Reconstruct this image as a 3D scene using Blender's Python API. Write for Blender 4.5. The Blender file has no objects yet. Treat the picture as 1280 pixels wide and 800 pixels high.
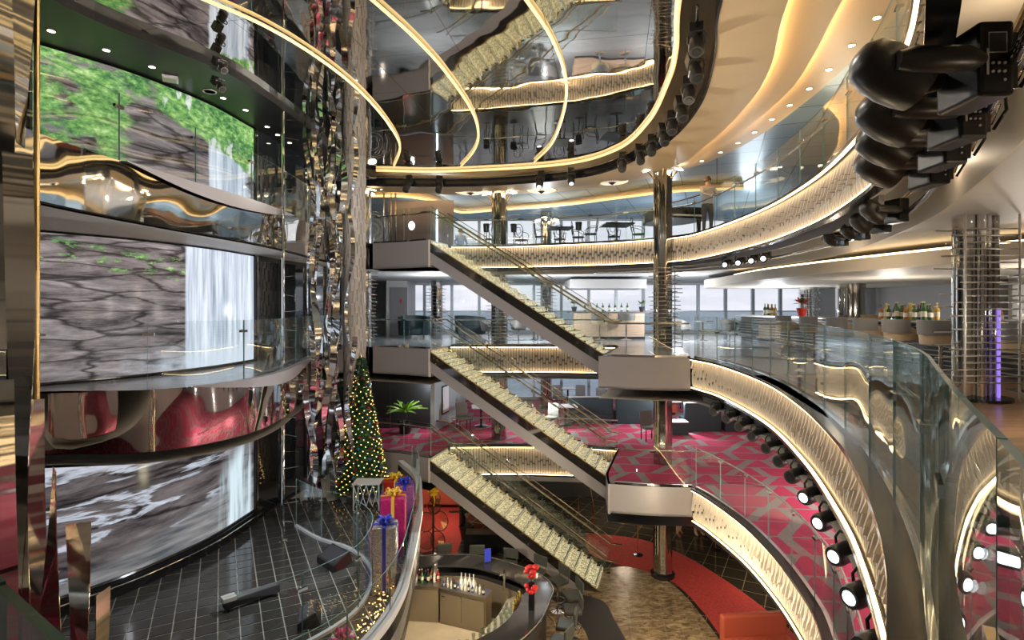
import bpy, bmesh, math, random
from mathutils import Vector, Matrix
random.seed(7)
PI = math.pi
scene = bpy.context.scene
C = scene.collection

# ------------------------------------------------------------------ camera
CAMZ = 7.6
F = 700.0
cam = bpy.data.cameras.new('camera')
cam.sensor_width = 36.0
cam.lens = 36.0 * F / 1280.0
cam.shift_y = -15.0 / 1280.0
cam.clip_start = 0.02
cam.clip_end = 3000
camo = bpy.data.objects.new('camera', cam)
camo.location = (0, 0, CAMZ)
camo.rotation_euler = (PI / 2, 0, 0)
C.objects.link(camo)
scene.camera = camo

# ------------------------------------------------------------------ render look
scene.view_settings.view_transform = 'Standard'
scene.view_settings.look = 'None'
scene.view_settings.exposure = 0.3
scene.view_settings.gamma = 1.0
scene.view_settings.use_curve_mapping = False
cy = scene.cycles
cy.use_denoising = True
cy.max_bounces = 14
cy.diffuse_bounces = 3
cy.glossy_bounces = 5
cy.transparent_max_bounces = 24
cy.transmission_bounces = 4
cy.caustics_reflective = False
cy.caustics_refractive = False
cy.sample_clamp_indirect = 4.0
cy.sample_clamp_direct = 30.0
cy.blur_glossy = 0.5

# ------------------------------------------------------------------ world: overcast sky
w = bpy.data.worlds.new('sky')
scene.world = w
w.use_nodes = True
nt = w.node_tree
bg = nt.nodes['Background']
tc = nt.nodes.new('ShaderNodeTexCoord')
mp = nt.nodes.new('ShaderNodeMapping'); mp.inputs['Scale'].default_value = (3, 3, 14)
nz = nt.nodes.new('ShaderNodeTexNoise'); nz.inputs['Scale'].default_value = 1.6; nz.inputs['Detail'].default_value = 6
cr = nt.nodes.new('ShaderNodeValToRGB')
cr.color_ramp.elements[0].position = 0.35; cr.color_ramp.elements[0].color = (0.60, 0.62, 0.70, 1)
cr.color_ramp.elements[1].position = 0.65; cr.color_ramp.elements[1].color = (0.86, 0.85, 0.90, 1)
nt.links.new(tc.outputs['Generated'], mp.inputs[0]); nt.links.new(mp.outputs[0], nz.inputs['Vector'])
nt.links.new(nz.outputs['Fac'], cr.inputs[0]); nt.links.new(cr.outputs[0], bg.inputs[0])
bg.inputs[1].default_value = 1.05

# ------------------------------------------------------------------ unseen fill lights, added for overall brightness
def lamp(kind, loc, energy, color=(1, 0.85, 0.65), r=0.12, rot=(0, 0, 0), spot=None, blend=0.6, size=None, name='unseen_light'):
    l = bpy.data.lights.new(name, kind)
    l.energy = energy; l.color = color
    if kind in ('POINT', 'SPOT'): l.shadow_soft_size = r
    if kind == 'SPOT': l.spot_size = spot; l.spot_blend = blend
    if kind == 'AREA':
        l.shape = 'RECTANGLE'; l.size, l.size_y = size
    o = bpy.data.objects.new(name, l); o.location = loc; o.rotation_euler = rot
    C.objects.link(o)
    return o
WARM = (1.0, 0.80, 0.56); COOL = (0.86, 0.93, 1.0); NEUT = (1.0, 0.92, 0.82)
# added fill lights floating below the mirror ceiling, without fittings
for x, y in ((-3, 5), (0.9, 5), (-3, 9), (1.2, 9), (-3, 13), (1.2, 13)):
    lamp('POINT', (x, y, 10.5), 120, NEUT, 0.02)
# cool fill lights added over the back decks, seaward side
for z, e in ((10.5, 190), (7.5, 190), (4.3, 140)):
    for x in (-2.9, 1.2, 6, 9.4):
        lamp('POINT', (x, 20.2 if z < 9 else 22.0, z + (0.5 if x < 0 else 0)), e * (0.6 if x < 0 else 1), (0.90, 0.95, 1.0), 0.04)
# added fill for the side decks, walkway soffit and fascia recess
for y in (4, 8, 12):
    lamp('POINT', (7.0, y, 10.6), 90, WARM, 0.04)
    lamp('POINT', (9.5, y + 2, 7.5), 80, NEUT, 0.04)
    lamp('POINT', (8.2, y, 4.4), 190, (1, 0.92, 0.88), 0.04)
lamp('POINT', (5.2, 5.2, 7.2), 34, WARM, 0.04)
lamp('POINT', (4.0, 1.5, 7.2), 34, WARM, 0.04)
lamp('POINT', (6.1, 10.6, 8.1), 40, WARM, 0.04)
for x, y in ((2.85, 3.2), (4.35, 5.7)):
    lamp('POINT', (x, y, 9.1), 5, WARM, 0.04)
# added fill floating over the ground floor
for x, y in ((-5.5, 21), (-2.6, 19.5), (4, 20), (7, 15), (8, 10), (3.5, 7)):
    lamp('POINT', (x, y, 1.5), 75, WARM, 0.04)
for x, y, e in ((-1.2, 12.6, 200), (3.4, 11.0, 170), (5.6, 14.6, 110), (2.2, 9.5, 160)):
    lamp('POINT', (x, y, 2.3), e, (1, 0.82, 0.55), 0.04)
lamp('POINT', (-3.6, 9.5, 5.0), 90, COOL, 0.04)

# ------------------------------------------------------------------ helpers
def at(px, py, z):
    """plan position of a point of known height read off the photograph (1280x800)"""
    d = F * (CAMZ - z) / (py - 385.0)
    return ((px - 640.0) / F * d, d)

MATS = {}
def mat(name, col=(0.8, 0.8, 0.8), rough=0.5, metal=0.0, emit=None, strength=0.0, spec=0.5, bump=None, var=None, coat=0.0):
    if name in MATS: return MATS[name]
    m = bpy.data.materials.new(name); m.use_nodes = True
    n = m.node_tree; b = n.nodes['Principled BSDF']
    b.inputs['Base Color'].default_value = (*col, 1)
    b.inputs['Roughness'].default_value = rough
    b.inputs['Metallic'].default_value = metal
    b.inputs['Specular IOR Level'].default_value = spec
    if coat: b.inputs['Coat Weight'].default_value = coat
    if emit:
        b.inputs['Emission Color'].default_value = (*emit, 1)
        b.inputs['Emission Strength'].default_value = strength
    if var or bump:
        t = n.nodes.new('ShaderNodeTexCoord'); nz = n.nodes.new('ShaderNodeTexNoise')
        sc = (var or bump)[0]
        nz.inputs['Detail'].default_value = 5
        if isinstance(sc, tuple):
            mp = n.nodes.new('ShaderNodeMapping'); mp.inputs['Scale'].default_value = sc
            n.links.new(t.outputs['Object'], mp.inputs[0]); n.links.new(mp.outputs[0], nz.inputs['Vector'])
            nz.inputs['Scale'].default_value = 1.0
        else:
            n.links.new(t.outputs['Object'], nz.inputs['Vector'])
            nz.inputs['Scale'].default_value = sc
        if var:
            cr = n.nodes.new('ShaderNodeValToRGB')
            k = var[1]
            cr.color_ramp.elements[0].color = (*[c * (1 - k) for c in col], 1)
            cr.color_ramp.elements[1].color = (*[min(1, c * (1 + k)) for c in col], 1)
            cr.color_ramp.elements[0].position = 0.3; cr.color_ramp.elements[1].position = 0.7
            n.links.new(nz.outputs['Fac'], cr.inputs[0]); n.links.new(cr.outputs[0], b.inputs['Base Color'])
        if bump:
            bp = n.nodes.new('ShaderNodeBump'); bp.inputs['Strength'].default_value = bump[1]
            bp.inputs['Distance'].default_value = bump[2] if len(bump) > 2 else 0.02
            n.links.new(nz.outputs['Fac'], bp.inputs['Height']); n.links.new(bp.outputs[0], b.inputs['Normal'])
    MATS[name] = m
    return m

def glass_mat(name, tint, refl=1.0, edge=False):
    if name in MATS: return MATS[name]
    m = bpy.data.materials.new(name); m.use_nodes = True
    n = m.node_tree; n.nodes.clear()
    out = n.nodes.new('ShaderNodeOutputMaterial')
    tr = n.nodes.new('ShaderNodeBsdfTransparent'); tr.inputs[0].default_value = (*tint, 1)
    gl = n.nodes.new('ShaderNodeBsdfGlossy'); gl.inputs['Color'].default_value = (0.95, 1, 1, 1); gl.inputs['Roughness'].default_value = 0.01
    fr = n.nodes.new('ShaderNodeLayerWeight'); fr.inputs[0].default_value = 0.5
    pw = n.nodes.new('ShaderNodeMath'); pw.operation = 'POWER'; pw.inputs[1].default_value = 4.5
    n.links.new(fr.outputs['Facing'], pw.inputs[0])
    mu = n.nodes.new('ShaderNodeMath'); mu.operation = 'MULTIPLY_ADD'; mu.inputs[1].default_value = 0.9 * refl; mu.inputs[2].default_value = 0.05 * refl; mu.use_clamp = True
    mx = n.nodes.new('ShaderNodeMixShader')
    n.links.new(pw.outputs[0], mu.inputs[0]); n.links.new(mu.outputs[0], mx.inputs[0])
    n.links.new(tr.outputs[0], mx.inputs[1]); n.links.new(gl.outputs[0], mx.inputs[2])
    n.links.new(mx.outputs[0], out.inputs[0])
    MATS[name] = m
    return m

class MB:
    """collects shapes into one mesh"""
    def __init__(s): s.v = []; s.f = []; s.mi = []; s.uv = None
    def add(s, vs, fs, mi=0):
        o = len(s.v); s.v += [tuple(v) for v in vs]
        s.f += [tuple(i + o for i in f) for f in fs]; s.mi += [mi] * len(fs)
    def box(s, c, size, mi=0, rz=0.0, M=None):
        x, y, z = [q / 2 for q in size]
        vs = [Vector((a, b, d)) for d in (-z, z) for a, b in ((-x, -y), (x, -y), (x, y), (-x, y))]
        R = M if M is not None else Matrix.Rotation(rz, 3, 'Z')
        vs = [R @ v + Vector(c) for v in vs]
        s.add(vs, [(3, 2, 1, 0), (4, 5, 6, 7), (0, 1, 5, 4), (1, 2, 6, 5), (2, 3, 7, 6), (3, 0, 4, 7)], mi)
    def tube(s, path, r, n=8, mi=0, closed=False, cap=True, flat=1.0):
        path = [Vector(p) for p in path]; N = len(path); vs = []; fs = []
        rr = r if isinstance(r, (list, tuple)) else [r] * N
        prev = None
        for i, p in enumerate(path):
            if closed: t = path[(i + 1) % N] - path[i - 1]
            else: t = path[min(i + 1, N - 1)] - path[max(i - 1, 0)]
            if t.length < 1e-9: t = Vector((0, 0, 1))
            t.normalize()
            if prev is None:
                a = Vector((0, 0, 1)) if abs(t.z) < 0.9 else Vector((1, 0, 0))
                u = t.cross(a).normalized()
            else:
                u = (prev - t * prev.dot(t))
                if u.length < 1e-6: u = t.orthogonal()
                u.normalize()
            prev = u; v = t.cross(u)
            for k in range(n):
                a = 2 * PI * k / n
                vs.append(p + (u * math.cos(a) + v * math.sin(a) * flat) * rr[i])
        M = N if closed else N - 1
        for i in range(M):
            j = (i + 1) % N
            for k in range(n):
                l = (k + 1) % n
                fs.append((i * n + k, i * n + l, j * n + l, j * n + k))
        if cap and not closed:
            fs.append(tuple(range(n - 1, -1, -1))); fs.append(tuple((N - 1) * n + k for k in range(n)))
        s.add(vs, fs, mi)
    def cyl(s, a, b, r, n=12, mi=0, r2=None):
        s.tube([a, b], [r, r if r2 is None else r2], n, mi)
    def lathe(s, prof, c=(0, 0, 0), n=20, mi=0, M=None, cap=True):
        vs = []; fs = []; L = len(prof)
        for r, z in prof:
            for k in range(n):
                a = 2 * PI * k / n
                p = Vector((r * math.cos(a), r * math.sin(a), z))
                if M is not None: p = M @ p
                vs.append(p + Vector(c))
        for i in range(L - 1):
            for k in range(n):
                l = (k + 1) % n
                fs.append((i * n + k, i * n + l, (i + 1) * n + l, (i + 1) * n + k))
        if cap and prof[0][0] > 1e-4: fs.append(tuple(range(n - 1, -1, -1)))
        if cap and prof[-1][0] > 1e-4: fs.append(tuple((L - 1) * n + k for k in range(n)))
        s.add(vs, fs, mi)
    def prism(s, poly, z0, z1, mi=0):
        n = len(poly)
        vs = [(x, y, z0) for x, y in poly] + [(x, y, z1) for x, y in poly]
        fs = [tuple(range(n - 1, -1, -1)), tuple(range(n, 2 * n))] + [(i, (i + 1) % n, n + (i + 1) % n, n + i) for i in range(n)]
        s.add(vs, fs, mi)
    def wall(s, pts, z0, z1, th=0.0, mi=0, side=1):
        """vertical sheet along a plan polyline, th thick towards its left (side=1) or right"""
        n = len(pts); off = offset(pts, th * side) if th else None
        vs = [(x, y, z0) for x, y in pts] + [(x, y, z1) for x, y in pts]
        fs = [(i, i + 1, n + i + 1, n + i) for i in range(n - 1)]
        if th:
            vs += [(x, y, z0) for x, y in off] + [(x, y, z1) for x, y in off]
            fs += [(2 * n + i + 1, 2 * n + i, 3 * n + i, 3 * n + i + 1) for i in range(n - 1)]
            fs += [(n + i, n + i + 1, 3 * n + i + 1, 3 * n + i) for i in range(n - 1)]
            fs += [(i + 1, i, 2 * n + i, 2 * n + i + 1) for i in range(n - 1)]
            fs += [(0, n, 3 * n, 2 * n), (n - 1, 3 * n - 1, 4 * n - 1, 2 * n - 1)]
        s.add(vs, fs, mi)
    def mesh(s, name='mesh', mats=(), smooth=False):
        me = bpy.data.meshes.new(name)
        me.from_pydata(s.v, [], s.f)
        for m in mats: me.materials.append(m)
        if len(mats) > 1: me.polygons.foreach_set('material_index', s.mi)
        me.update()
        bm = bmesh.new(); bm.from_mesh(me); bmesh.ops.recalc_face_normals(bm, faces=bm.faces); bm.to_mesh(me); bm.free()
        if smooth:
            me.polygons.foreach_set('use_smooth', [True] * len(me.polygons))
            if smooth is not True:
                try: me.set_sharp_from_angle(angle=math.radians(smooth))
                except Exception: pass
        return me
    def build(s, name, m, parent=None, smooth=False, kind=None):
        mats = m if isinstance(m, (list, tuple)) else [m]
        return link(name, s.mesh(name, mats, smooth), parent, kind)

def link(name, me, parent=None, kind=None, loc=None, rot=None):
    o = bpy.data.objects.new(name, me); C.objects.link(o)
    if parent is not None: o.parent = parent
    if kind: o['kind'] = kind
    if loc is not None: o.location = loc
    if rot is not None: o.rotation_euler = rot
    return o
def tag(o, label, cat, group=None, kind=None):
    o['label'] = label; o['category'] = cat
    if group: o['group'] = group
    if kind: o['kind'] = kind
    return o
def struct(o, label, cat):
    return tag(o, label, cat, None, 'structure')
def thing(name, label, cat, loc=(0, 0, 0), rz=0.0, group=None):
    o = bpy.data.objects.new(name, None); C.objects.link(o)
    o.empty_display_size = 0.2
    o.location = loc; o.rotation_euler = (0, 0, rz)
    return tag(o, label, cat, group)
def copy_tree(o, parent=None):
    c = o.copy(); C.objects.link(c)
    if parent is not None: c.parent = parent
    for ch in o.children: copy_tree(ch, c)
    return c
def dup(o, label, loc, rz=0.0, group=None):
    c = copy_tree(o); c.location = loc; c.rotation_euler = (o.rotation_euler[0], o.rotation_euler[1], rz); c['label'] = label
    if group: c['group'] = group
    return c

def catmull(P, n=8):
    out = []
    P = [Vector(p) for p in P]
    for i in range(len(P) - 1):
        p0 = P[i - 1] if i > 0 else P[0] * 2 - P[1]
        p1, p2 = P[i], P[i + 1]
        p3 = P[i + 2] if i + 2 < len(P) else P[-1] * 2 - P[-2]
        for k in range(n):
            t = k / n
            out.append(0.5 * ((2 * p1) + (p2 - p0) * t + (2 * p0 - 5 * p1 + 4 * p2 - p3) * t * t + (3 * p1 - p0 - 3 * p2 + p3) * t ** 3))
    out.append(P[-1])
    return [tuple(p) for p in out]
def resample(pts, step):
    P = [Vector(p) for p in pts]; L = [0]
    for a, b in zip(P, P[1:]): L.append(L[-1] + (b - a).length)
    n = max(1, round(L[-1] / step)); out = []; j = 0
    for i in range(n + 1):
        t = L[-1] * i / n
        while j < len(L) - 2 and L[j + 1] < t: j += 1
        k = (t - L[j]) / max(1e-9, L[j + 1] - L[j])
        out.append(tuple(P[j].lerp(P[j + 1], k)))
    return out
def offset(pts, d):
    """shift a plan polyline to its left by d"""
    out = []; n = len(pts)
    for i in range(n):
        a = Vector(pts[max(i - 1, 0)][:2]); b = Vector(pts[min(i + 1, n - 1)][:2])
        t = (b - a)
        if t.length < 1e-9: t = Vector((1, 0))
        t.normalize()
        out.append((pts[i][0] - t.y * d, pts[i][1] + t.x * d))
    return out
def clip(poly, a, b):
    """keep the part of a polygon left of the line a->b"""
    out = []; n = len(poly)
    def sd(p): return (b[0] - a[0]) * (p[1] - a[1]) - (b[1] - a[1]) * (p[0] - a[0])
    for i in range(n):
        p, q = poly[i], poly[(i + 1) % n]; sp, sq = sd(p), sd(q)
        if sp >= 0: out.append(p)
        if (sp > 0 > sq) or (sp < 0 < sq):
            t = sp / (sp - sq); out.append((p[0] + (q[0] - p[0]) * t, p[1] + (q[1] - p[1]) * t))
    return out
def clip_cell(poly, cell):
    for i in range(len(cell)):
        poly = clip(poly, cell[i], cell[(i + 1) % len(cell)])
        if len(poly) < 3: return []
    return poly
_ON = ['first', 'second', 'third', 'fourth', 'fifth', 'sixth', 'seventh', 'eighth', 'ninth', 'tenth', 'eleventh', 'twelfth', 'thirteenth', 'fourteenth', 'fifteenth', 'sixteenth', 'seventeenth', 'eighteenth', 'nineteenth', 'twentieth', 'twenty-first', 'twenty-second', 'twenty-third', 'twenty-fourth']
def nth(i): return _ON[i]
def area(p): return abs(sum(p[i][0] * p[(i + 1) % len(p)][1] - p[(i + 1) % len(p)][0] * p[i][1] for i in range(len(p)))) / 2
# ================================================================== materials
M_grey = mat('grey_satin_panel', (0.25, 0.235, 0.25), 0.38, 0.0)
M_greyL = mat('pale_grey_paint', (0.55, 0.54, 0.53), 0.5)
M_beige = mat('beige_paint', (0.56, 0.50, 0.42), 0.5)
M_tan = mat('tan_plaster', (0.66, 0.49, 0.28), 0.45)
M_black = mat('black_gloss', (0.012, 0.012, 0.014), 0.18)
M_blackm = mat('black_matt', (0.015, 0.015, 0.017), 0.55)
M_dark = mat('dark_lacquer', (0.035, 0.035, 0.04), 0.3)
M_chrome = mat('chrome', (0.82, 0.83, 0.85), 0.06, 1.0)
M_steel = mat('brushed_steel', (0.66, 0.65, 0.62), 0.28, 1.0, bump=((2, 2, 90), 0.08, 0.004))
M_gold = mat('gold_metal', (0.85, 0.62, 0.28), 0.22, 1.0)
M_goldglow = mat('glowing_gold_strip', (0.9, 0.7, 0.35), 0.4, 0.0, (1.0, 0.70, 0.30), 0.75)
M_strip = mat('warm_led_strip', (1, 0.85, 0.6), 0.5, 0.0, (1.0, 0.70, 0.36), 8.0)
M_bsat = mat('black_satin', (0.012, 0.012, 0.013), 0.36)
M_stripw = mat('warm_white_led_strip', (1, 0.95, 0.85), 0.5, 0.0, (1.0, 0.84, 0.60), 8.0)
M_lamp = mat('lamp_lens', (1, 0.95, 0.85), 0.4, 0.0, (1.0, 0.88, 0.65), 7.0)
M_lampw = mat('cold_lamp_lens', (1, 1, 1), 0.4, 0.0, (0.9, 0.95, 1.0), 3.0)
M_petal = mat('fascia_plaster', (0.56, 0.50, 0.42), 0.55)
M_petalb = mat('fascia_backing', (0.16, 0.145, 0.125), 0.7)
M_wood = mat('brown_wood_floor', (0.22, 0.13, 0.065), 0.28, 0, var=((1.5, 14, 1.5), 0.45))
M_carpet_red = mat('red_carpet', (0.42, 0.035, 0.03), 0.9, 0, var=((14, 60, 14), 0.45))
M_marble = None
M_darktile = mat('dark_polished_tile', (0.05, 0.042, 0.032), 0.12)
M_glass = glass_mat('balustrade_glass', (0.965, 0.985, 0.98), 0.9)
M_glassedge = mat('glass_edge', (0.22, 0.38, 0.36), 0.12)
M_window = glass_mat('window_glass', (0.97, 0.98, 0.99), 0.8)
M_mull = mat('window_mullion', (0.42, 0.46, 0.50), 0.35, 0.4)
M_leather = mat('dark_leather', (0.05, 0.055, 0.05), 0.4)
M_white = mat('white_gloss', (0.8, 0.82, 0.85), 0.25)
M_teal = mat('dark_teal_upholstery', (0.008, 0.026, 0.032), 0.45)

def node_mat(name, rough=0.5):
    m = bpy.data.materials.new(name); m.use_nodes = True
    b = m.node_tree.nodes['Principled BSDF']; b.inputs['Roughness'].default_value = rough
    MATS[name] = m
    return m, m.node_tree, b
class NX:
    """tiny expression builder for shader maths"""
    def __init__(s, nt): s.nt = nt
    def m(s, op, a, b=None, c=None, clamp=False):
        n = s.nt.nodes.new('ShaderNodeMath'); n.operation = op; n.use_clamp = clamp
        for i, q in enumerate((a, b, c)):
            if q is None: continue
            if isinstance(q, (int, float)): n.inputs[i].default_value = q
            else: s.nt.links.new(q, n.inputs[i])
        return n.outputs[0]
    def mix(s, f, a, b):
        n = s.nt.nodes.new('ShaderNodeMix'); n.data_type = 'RGBA'
        for sock, q in ((n.inputs['Factor'], f), (n.inputs[6], a), (n.inputs[7], b)):
            if isinstance(q, (int, float)): sock.default_value = q
            elif isinstance(q, tuple): sock.default_value = (*q, 1)
            else: s.nt.links.new(q, sock)
        return n.outputs[2]
    def noise(s, vec, scale, detail=5, rough=0.55, dist=0.0):
        n = s.nt.nodes.new('ShaderNodeTexNoise'); n.inputs['Scale'].default_value = scale
        n.inputs['Detail'].default_value = detail; n.inputs['Roughness'].default_value = rough; n.inputs['Distortion'].default_value = dist
        s.nt.links.new(vec, n.inputs['Vector']); return n.outputs['Fac']
    def map(s, vec, scale=(1, 1, 1), loc=(0, 0, 0), rot=(0, 0, 0)):
        n = s.nt.nodes.new('ShaderNodeMapping'); n.inputs['Scale'].default_value = scale
        n.inputs['Location'].default_value = loc; n.inputs['Rotation'].default_value = rot
        s.nt.links.new(vec, n.inputs[0]); return n.outputs[0]
    def ramp(s, f, stops):
        n = s.nt.nodes.new('ShaderNodeValToRGB'); e = n.color_ramp.elements
        while len(e) < len(stops): e.new(0.5)
        for i, (p, c) in enumerate(stops): e[i].position = p; e[i].color = (*c, 1)
        s.nt.links.new(f, n.inputs[0]); return n.outputs[0]
    def coord(s, which='Object'):
        return s.nt.nodes.new('ShaderNodeTexCoord').outputs[which]
    def sep(s, v):
        n = s.nt.nodes.new('ShaderNodeSeparateXYZ'); s.nt.links.new(v, n.inputs[0]); return n.outputs
    def step(s, a, e0, e1):
        n = s.nt.nodes.new('ShaderNodeMapRange'); n.interpolation_type = 'SMOOTHSTEP'
        s.nt.links.new(a, n.inputs[0]); n.inputs[1].default_value = e0; n.inputs[2].default_value = e1
        return n.outputs[0]

# pink carpet with grey crossing bands, rows of slanted blocks
m, nt_, b_ = node_mat('pink_block_carpet', 0.95); x_ = NX(nt_)
co = x_.sep(x_.map(x_.coord('Object'), rot=(0, 0, 0.10)))
rowv = x_.m('DIVIDE', co[1], 0.80); row = x_.m('FLOOR', rowv); fy = x_.m('FRACT', rowv)
rnd = x_.m('FRACT', x_.m('MULTIPLY', x_.m('SINE', x_.m('MULTIPLY', row, 12.99)), 43.7))
u1 = x_.m('ADD', x_.m('ADD', x_.m('DIVIDE', co[0], 1.9), x_.m('MULTIPLY', fy, -0.30)), rnd)
bar1 = x_.m('LESS_THAN', x_.m('FRACT', u1), 0.14)
u2 = x_.m('ADD', x_.m('ADD', x_.m('DIVIDE', co[0], 1.9), x_.m('MULTIPLY', fy, 0.05)), x_.m('ADD', rnd, 0.45))
bar2 = x_.m('LESS_THAN', x_.m('FRACT', u2), 0.12)
bar3 = x_.m('LESS_THAN', fy, 0.07)
fac = x_.m('MAXIMUM', x_.m('MAXIMUM', bar1, bar2), bar3)
fz = x_.noise(x_.coord('Object'), 40, 3)
pink = x_.mix(fz, (0.36, 0.022, 0.075), (0.62, 0.05, 0.14)); gry = x_.mix(fz, (0.20, 0.17, 0.17), (0.36, 0.32, 0.31))
nt_.links.new(x_.mix(fac, pink, gry), b_.inputs['Base Color'])
M_pink = m
m, nt_, b_ = node_mat('brown_marble_tiles', 0.22); x_ = NX(nt_)
vv = x_.map(x_.coord('Object'), (1, 2.2, 1), rot=(0, 0, 0.3)); nz = x_.noise(vv, 3.2, 9, 0.68, 1.2)
cc = x_.ramp(nz, [(0.34, (0.07, 0.045, 0.022)), (0.47, (0.22, 0.155, 0.085)), (0.58, (0.36, 0.27, 0.16)), (0.72, (0.55, 0.44, 0.29))])
co = x_.sep(x_.map(x_.coord('Object'), rot=(0, 0, 0.15)))
j = x_.m('MAXIMUM', x_.m('LESS_THAN', x_.m('FRACT', x_.m('DIVIDE', co[0], 0.4)), 0.02), x_.m('LESS_THAN', x_.m('FRACT', x_.m('DIVIDE', co[1], 0.4)), 0.02))
nt_.links.new(x_.mix(x_.m('MULTIPLY', j, 0.5), cc, (0.5, 0.4, 0.26)), b_.inputs['Base Color'])
M_marble = m
# glossy grey lounge floor
M_lounge = mat('grey_glossy_lounge_floor', (0.30, 0.31, 0.33), 0.16, var=((0.6, 3, 1), 0.15))
# blue-grey metal ceiling sheets with joints
m, nt_, b_ = node_mat('blue_metal_ceiling', 0.3); x_ = NX(nt_)
co = x_.sep(x_.map(x_.coord('Object'), rot=(0, 0, 0.35)))
j = x_.m('MAXIMUM', x_.m('LESS_THAN', x_.m('FRACT', x_.m('DIVIDE', co[0], 1.1)), 0.03), x_.m('LESS_THAN', x_.m('FRACT', x_.m('DIVIDE', co[1], 1.1)), 0.03))
nt_.links.new(x_.mix(j, (0.30, 0.40, 0.46), (0.03, 0.04, 0.05)), b_.inputs['Base Color'])
b_.inputs['Metallic'].default_value = 0.6
M_blueceil = m
# sea
m, nt_, b_ = node_mat('sea_water', 0.5); x_ = NX(nt_)
nz = x_.noise(x_.map(x_.coord('Object'), (0.012, 0.05, 1)), 1.0, 8, 0.65)
nt_.links.new(x_.ramp(nz, [(0.35, (0.13, 0.20, 0.26)), (0.55, (0.20, 0.28, 0.34)), (0.72, (0.36, 0.42, 0.46))]), b_.inputs['Base Color'])
M_sea = m
# mirror with faint ripples
m, nt_, b_ = node_mat('bronze_mirror', 0.025); x_ = NX(nt_)
b_.inputs['Base Color'].default_value = (0.74, 0.70, 0.63, 1); b_.inputs['Metallic'].default_value = 1.0
bp = nt_.nodes.new('ShaderNodeBump'); bp.inputs['Strength'].default_value = 0.035; bp.inputs['Distance'].default_value = 0.3
nt_.links.new(x_.noise(x_.coord('Object'), 0.8, 1.5), bp.inputs['Height']); nt_.links.new(bp.outputs[0], b_.inputs['Normal'])
M_mirror = m
m, nt_, b_ = node_mat('rippled_mirror', 0.03); x_ = NX(nt_)
b_.inputs['Base Color'].default_value = (0.80, 0.76, 0.70, 1); b_.inputs['Metallic'].default_value = 1.0
bp = nt_.nodes.new('ShaderNodeBump'); bp.inputs['Strength'].default_value = 0.03; bp.inputs['Distance'].default_value = 0.3
nt_.links.new(x_.noise(x_.coord('Object'), 1.1, 1.0), bp.inputs['Height']); nt_.links.new(bp.outputs[0], b_.inputs['Normal'])
M_wavymirror = m

# ================================================================== plan of the decks
ZG, ZC, ZB, ZA, ZT = 0.0, 3.2, 6.4, 9.6, 11.8
XW0, XW1, YW0, YW1 = -14.0, 14.0, -4.0, 26.8
LANDL = [(-2.02, 17.64), (-2.4, 16.4), (-3.3, 16.95), (-4.3, 17.3)]
A_right = catmull([(0.02, -0.02), (0.6, 0.75), (1.3, 1.65), (2.0, 2.6), (2.75, 3.7), (3.2, 4.52), (3.75, 5.66), (4.06, 6.45), (4.46, 7.69), (4.75, 8.9), (5.02, 10.6), (5.1, 12.3), (5.03, 14.2), (4.75, 15.5), (3.7, 16.5), (2.4, 17.2), (0, 18.0), (-1.95, 18.15)], 8)
A_left = catmull([(-4.6, 17.4), (-4.9, 16.0), (-4.9, 14.0), (-4.9, 11.0), (-5.3, 8.5), (-5.5, 6.45), (-5.2, 4.6), (-4.0, 3.3), (-2.2, 1.95), (-0.8, 0.75), (-0.05, -0.02)], 6)
B_right = catmull([(0.02, -0.03), (0.3, 0.34), (0.56, 0.65), (1.0, 1.32), (1.47, 2.02), (1.79, 2.5), (2.17, 3.17), (2.63, 4.1), (3.05, 5.09), (3.7, 7.0), (4.27, 9.33), (4.52, 12.0), (4.35, 13.45)], 8)
B_land = catmull([(4.30, 13.5), (3.3, 13.62), (2.16, 14.0)], 6)
LANDR = [(2.5, 14.9), (2.88, 16.14), (3.3, 17.5)]
B_back = catmull([(3.3, 17.5), (2.0, 17.8), (0, 17.95), (-1.95, 17.9)], 6)
B_left = catmull([(-4.6, 17.4), (-5.0, 15.2), (-4.7, 12.6), (-4.35, 10.4), (-4.5, 9.0), (-5.3, 8.1), (-6.8, 7.9), (-6.9, 6.4), (-5.5, 4.7), (-4.0, 3.4), (-2.2, 1.9), (-0.8, 0.72), (-0.37, 0.36), (-0.02, -0.03)], 6)
C_right = catmull([(1.4, 2.2), (2.6, 4.2), (3.6, 6.0), (4.33, 7.74), (4.58, 8.8), (4.74, 10.0), (4.78, 11.45), (4.6, 13.0), (4.44, 13.66)], 8)
C_land = catmull([(4.42, 13.72), (3.4, 13.8), (2.4, 14.02)], 6)
C_left = [(-6.0, 17.3), (-7.5, 16.0), (-7.5, 9.0), (-5.5, 4.0), (-2.5, 1.6), (0.0, 0.8)]
loopA = A_right + LANDL + A_left
loopB = B_right + B_land + LANDR + B_back[1:] + LANDL + B_left
loopC = C_right + C_land + LANDR + B_back[1:] + LANDL + C_left
SOF_R = catmull([(0.3, -0.6), (1.5, 1.1), (2.6, 2.6), (3.35, 3.67), (4.2, 5.1), (5.07, 6.75), (5.8, 8.55), (6.5, 10.6), (6.85, 12.2), (6.7, 14.5), (5.6, 16.6), (3.6, 17.7), (1.0, 18.4), (-1.95, 18.5)], 8)
loopS = SOF_R + LANDL + A_left

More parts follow.
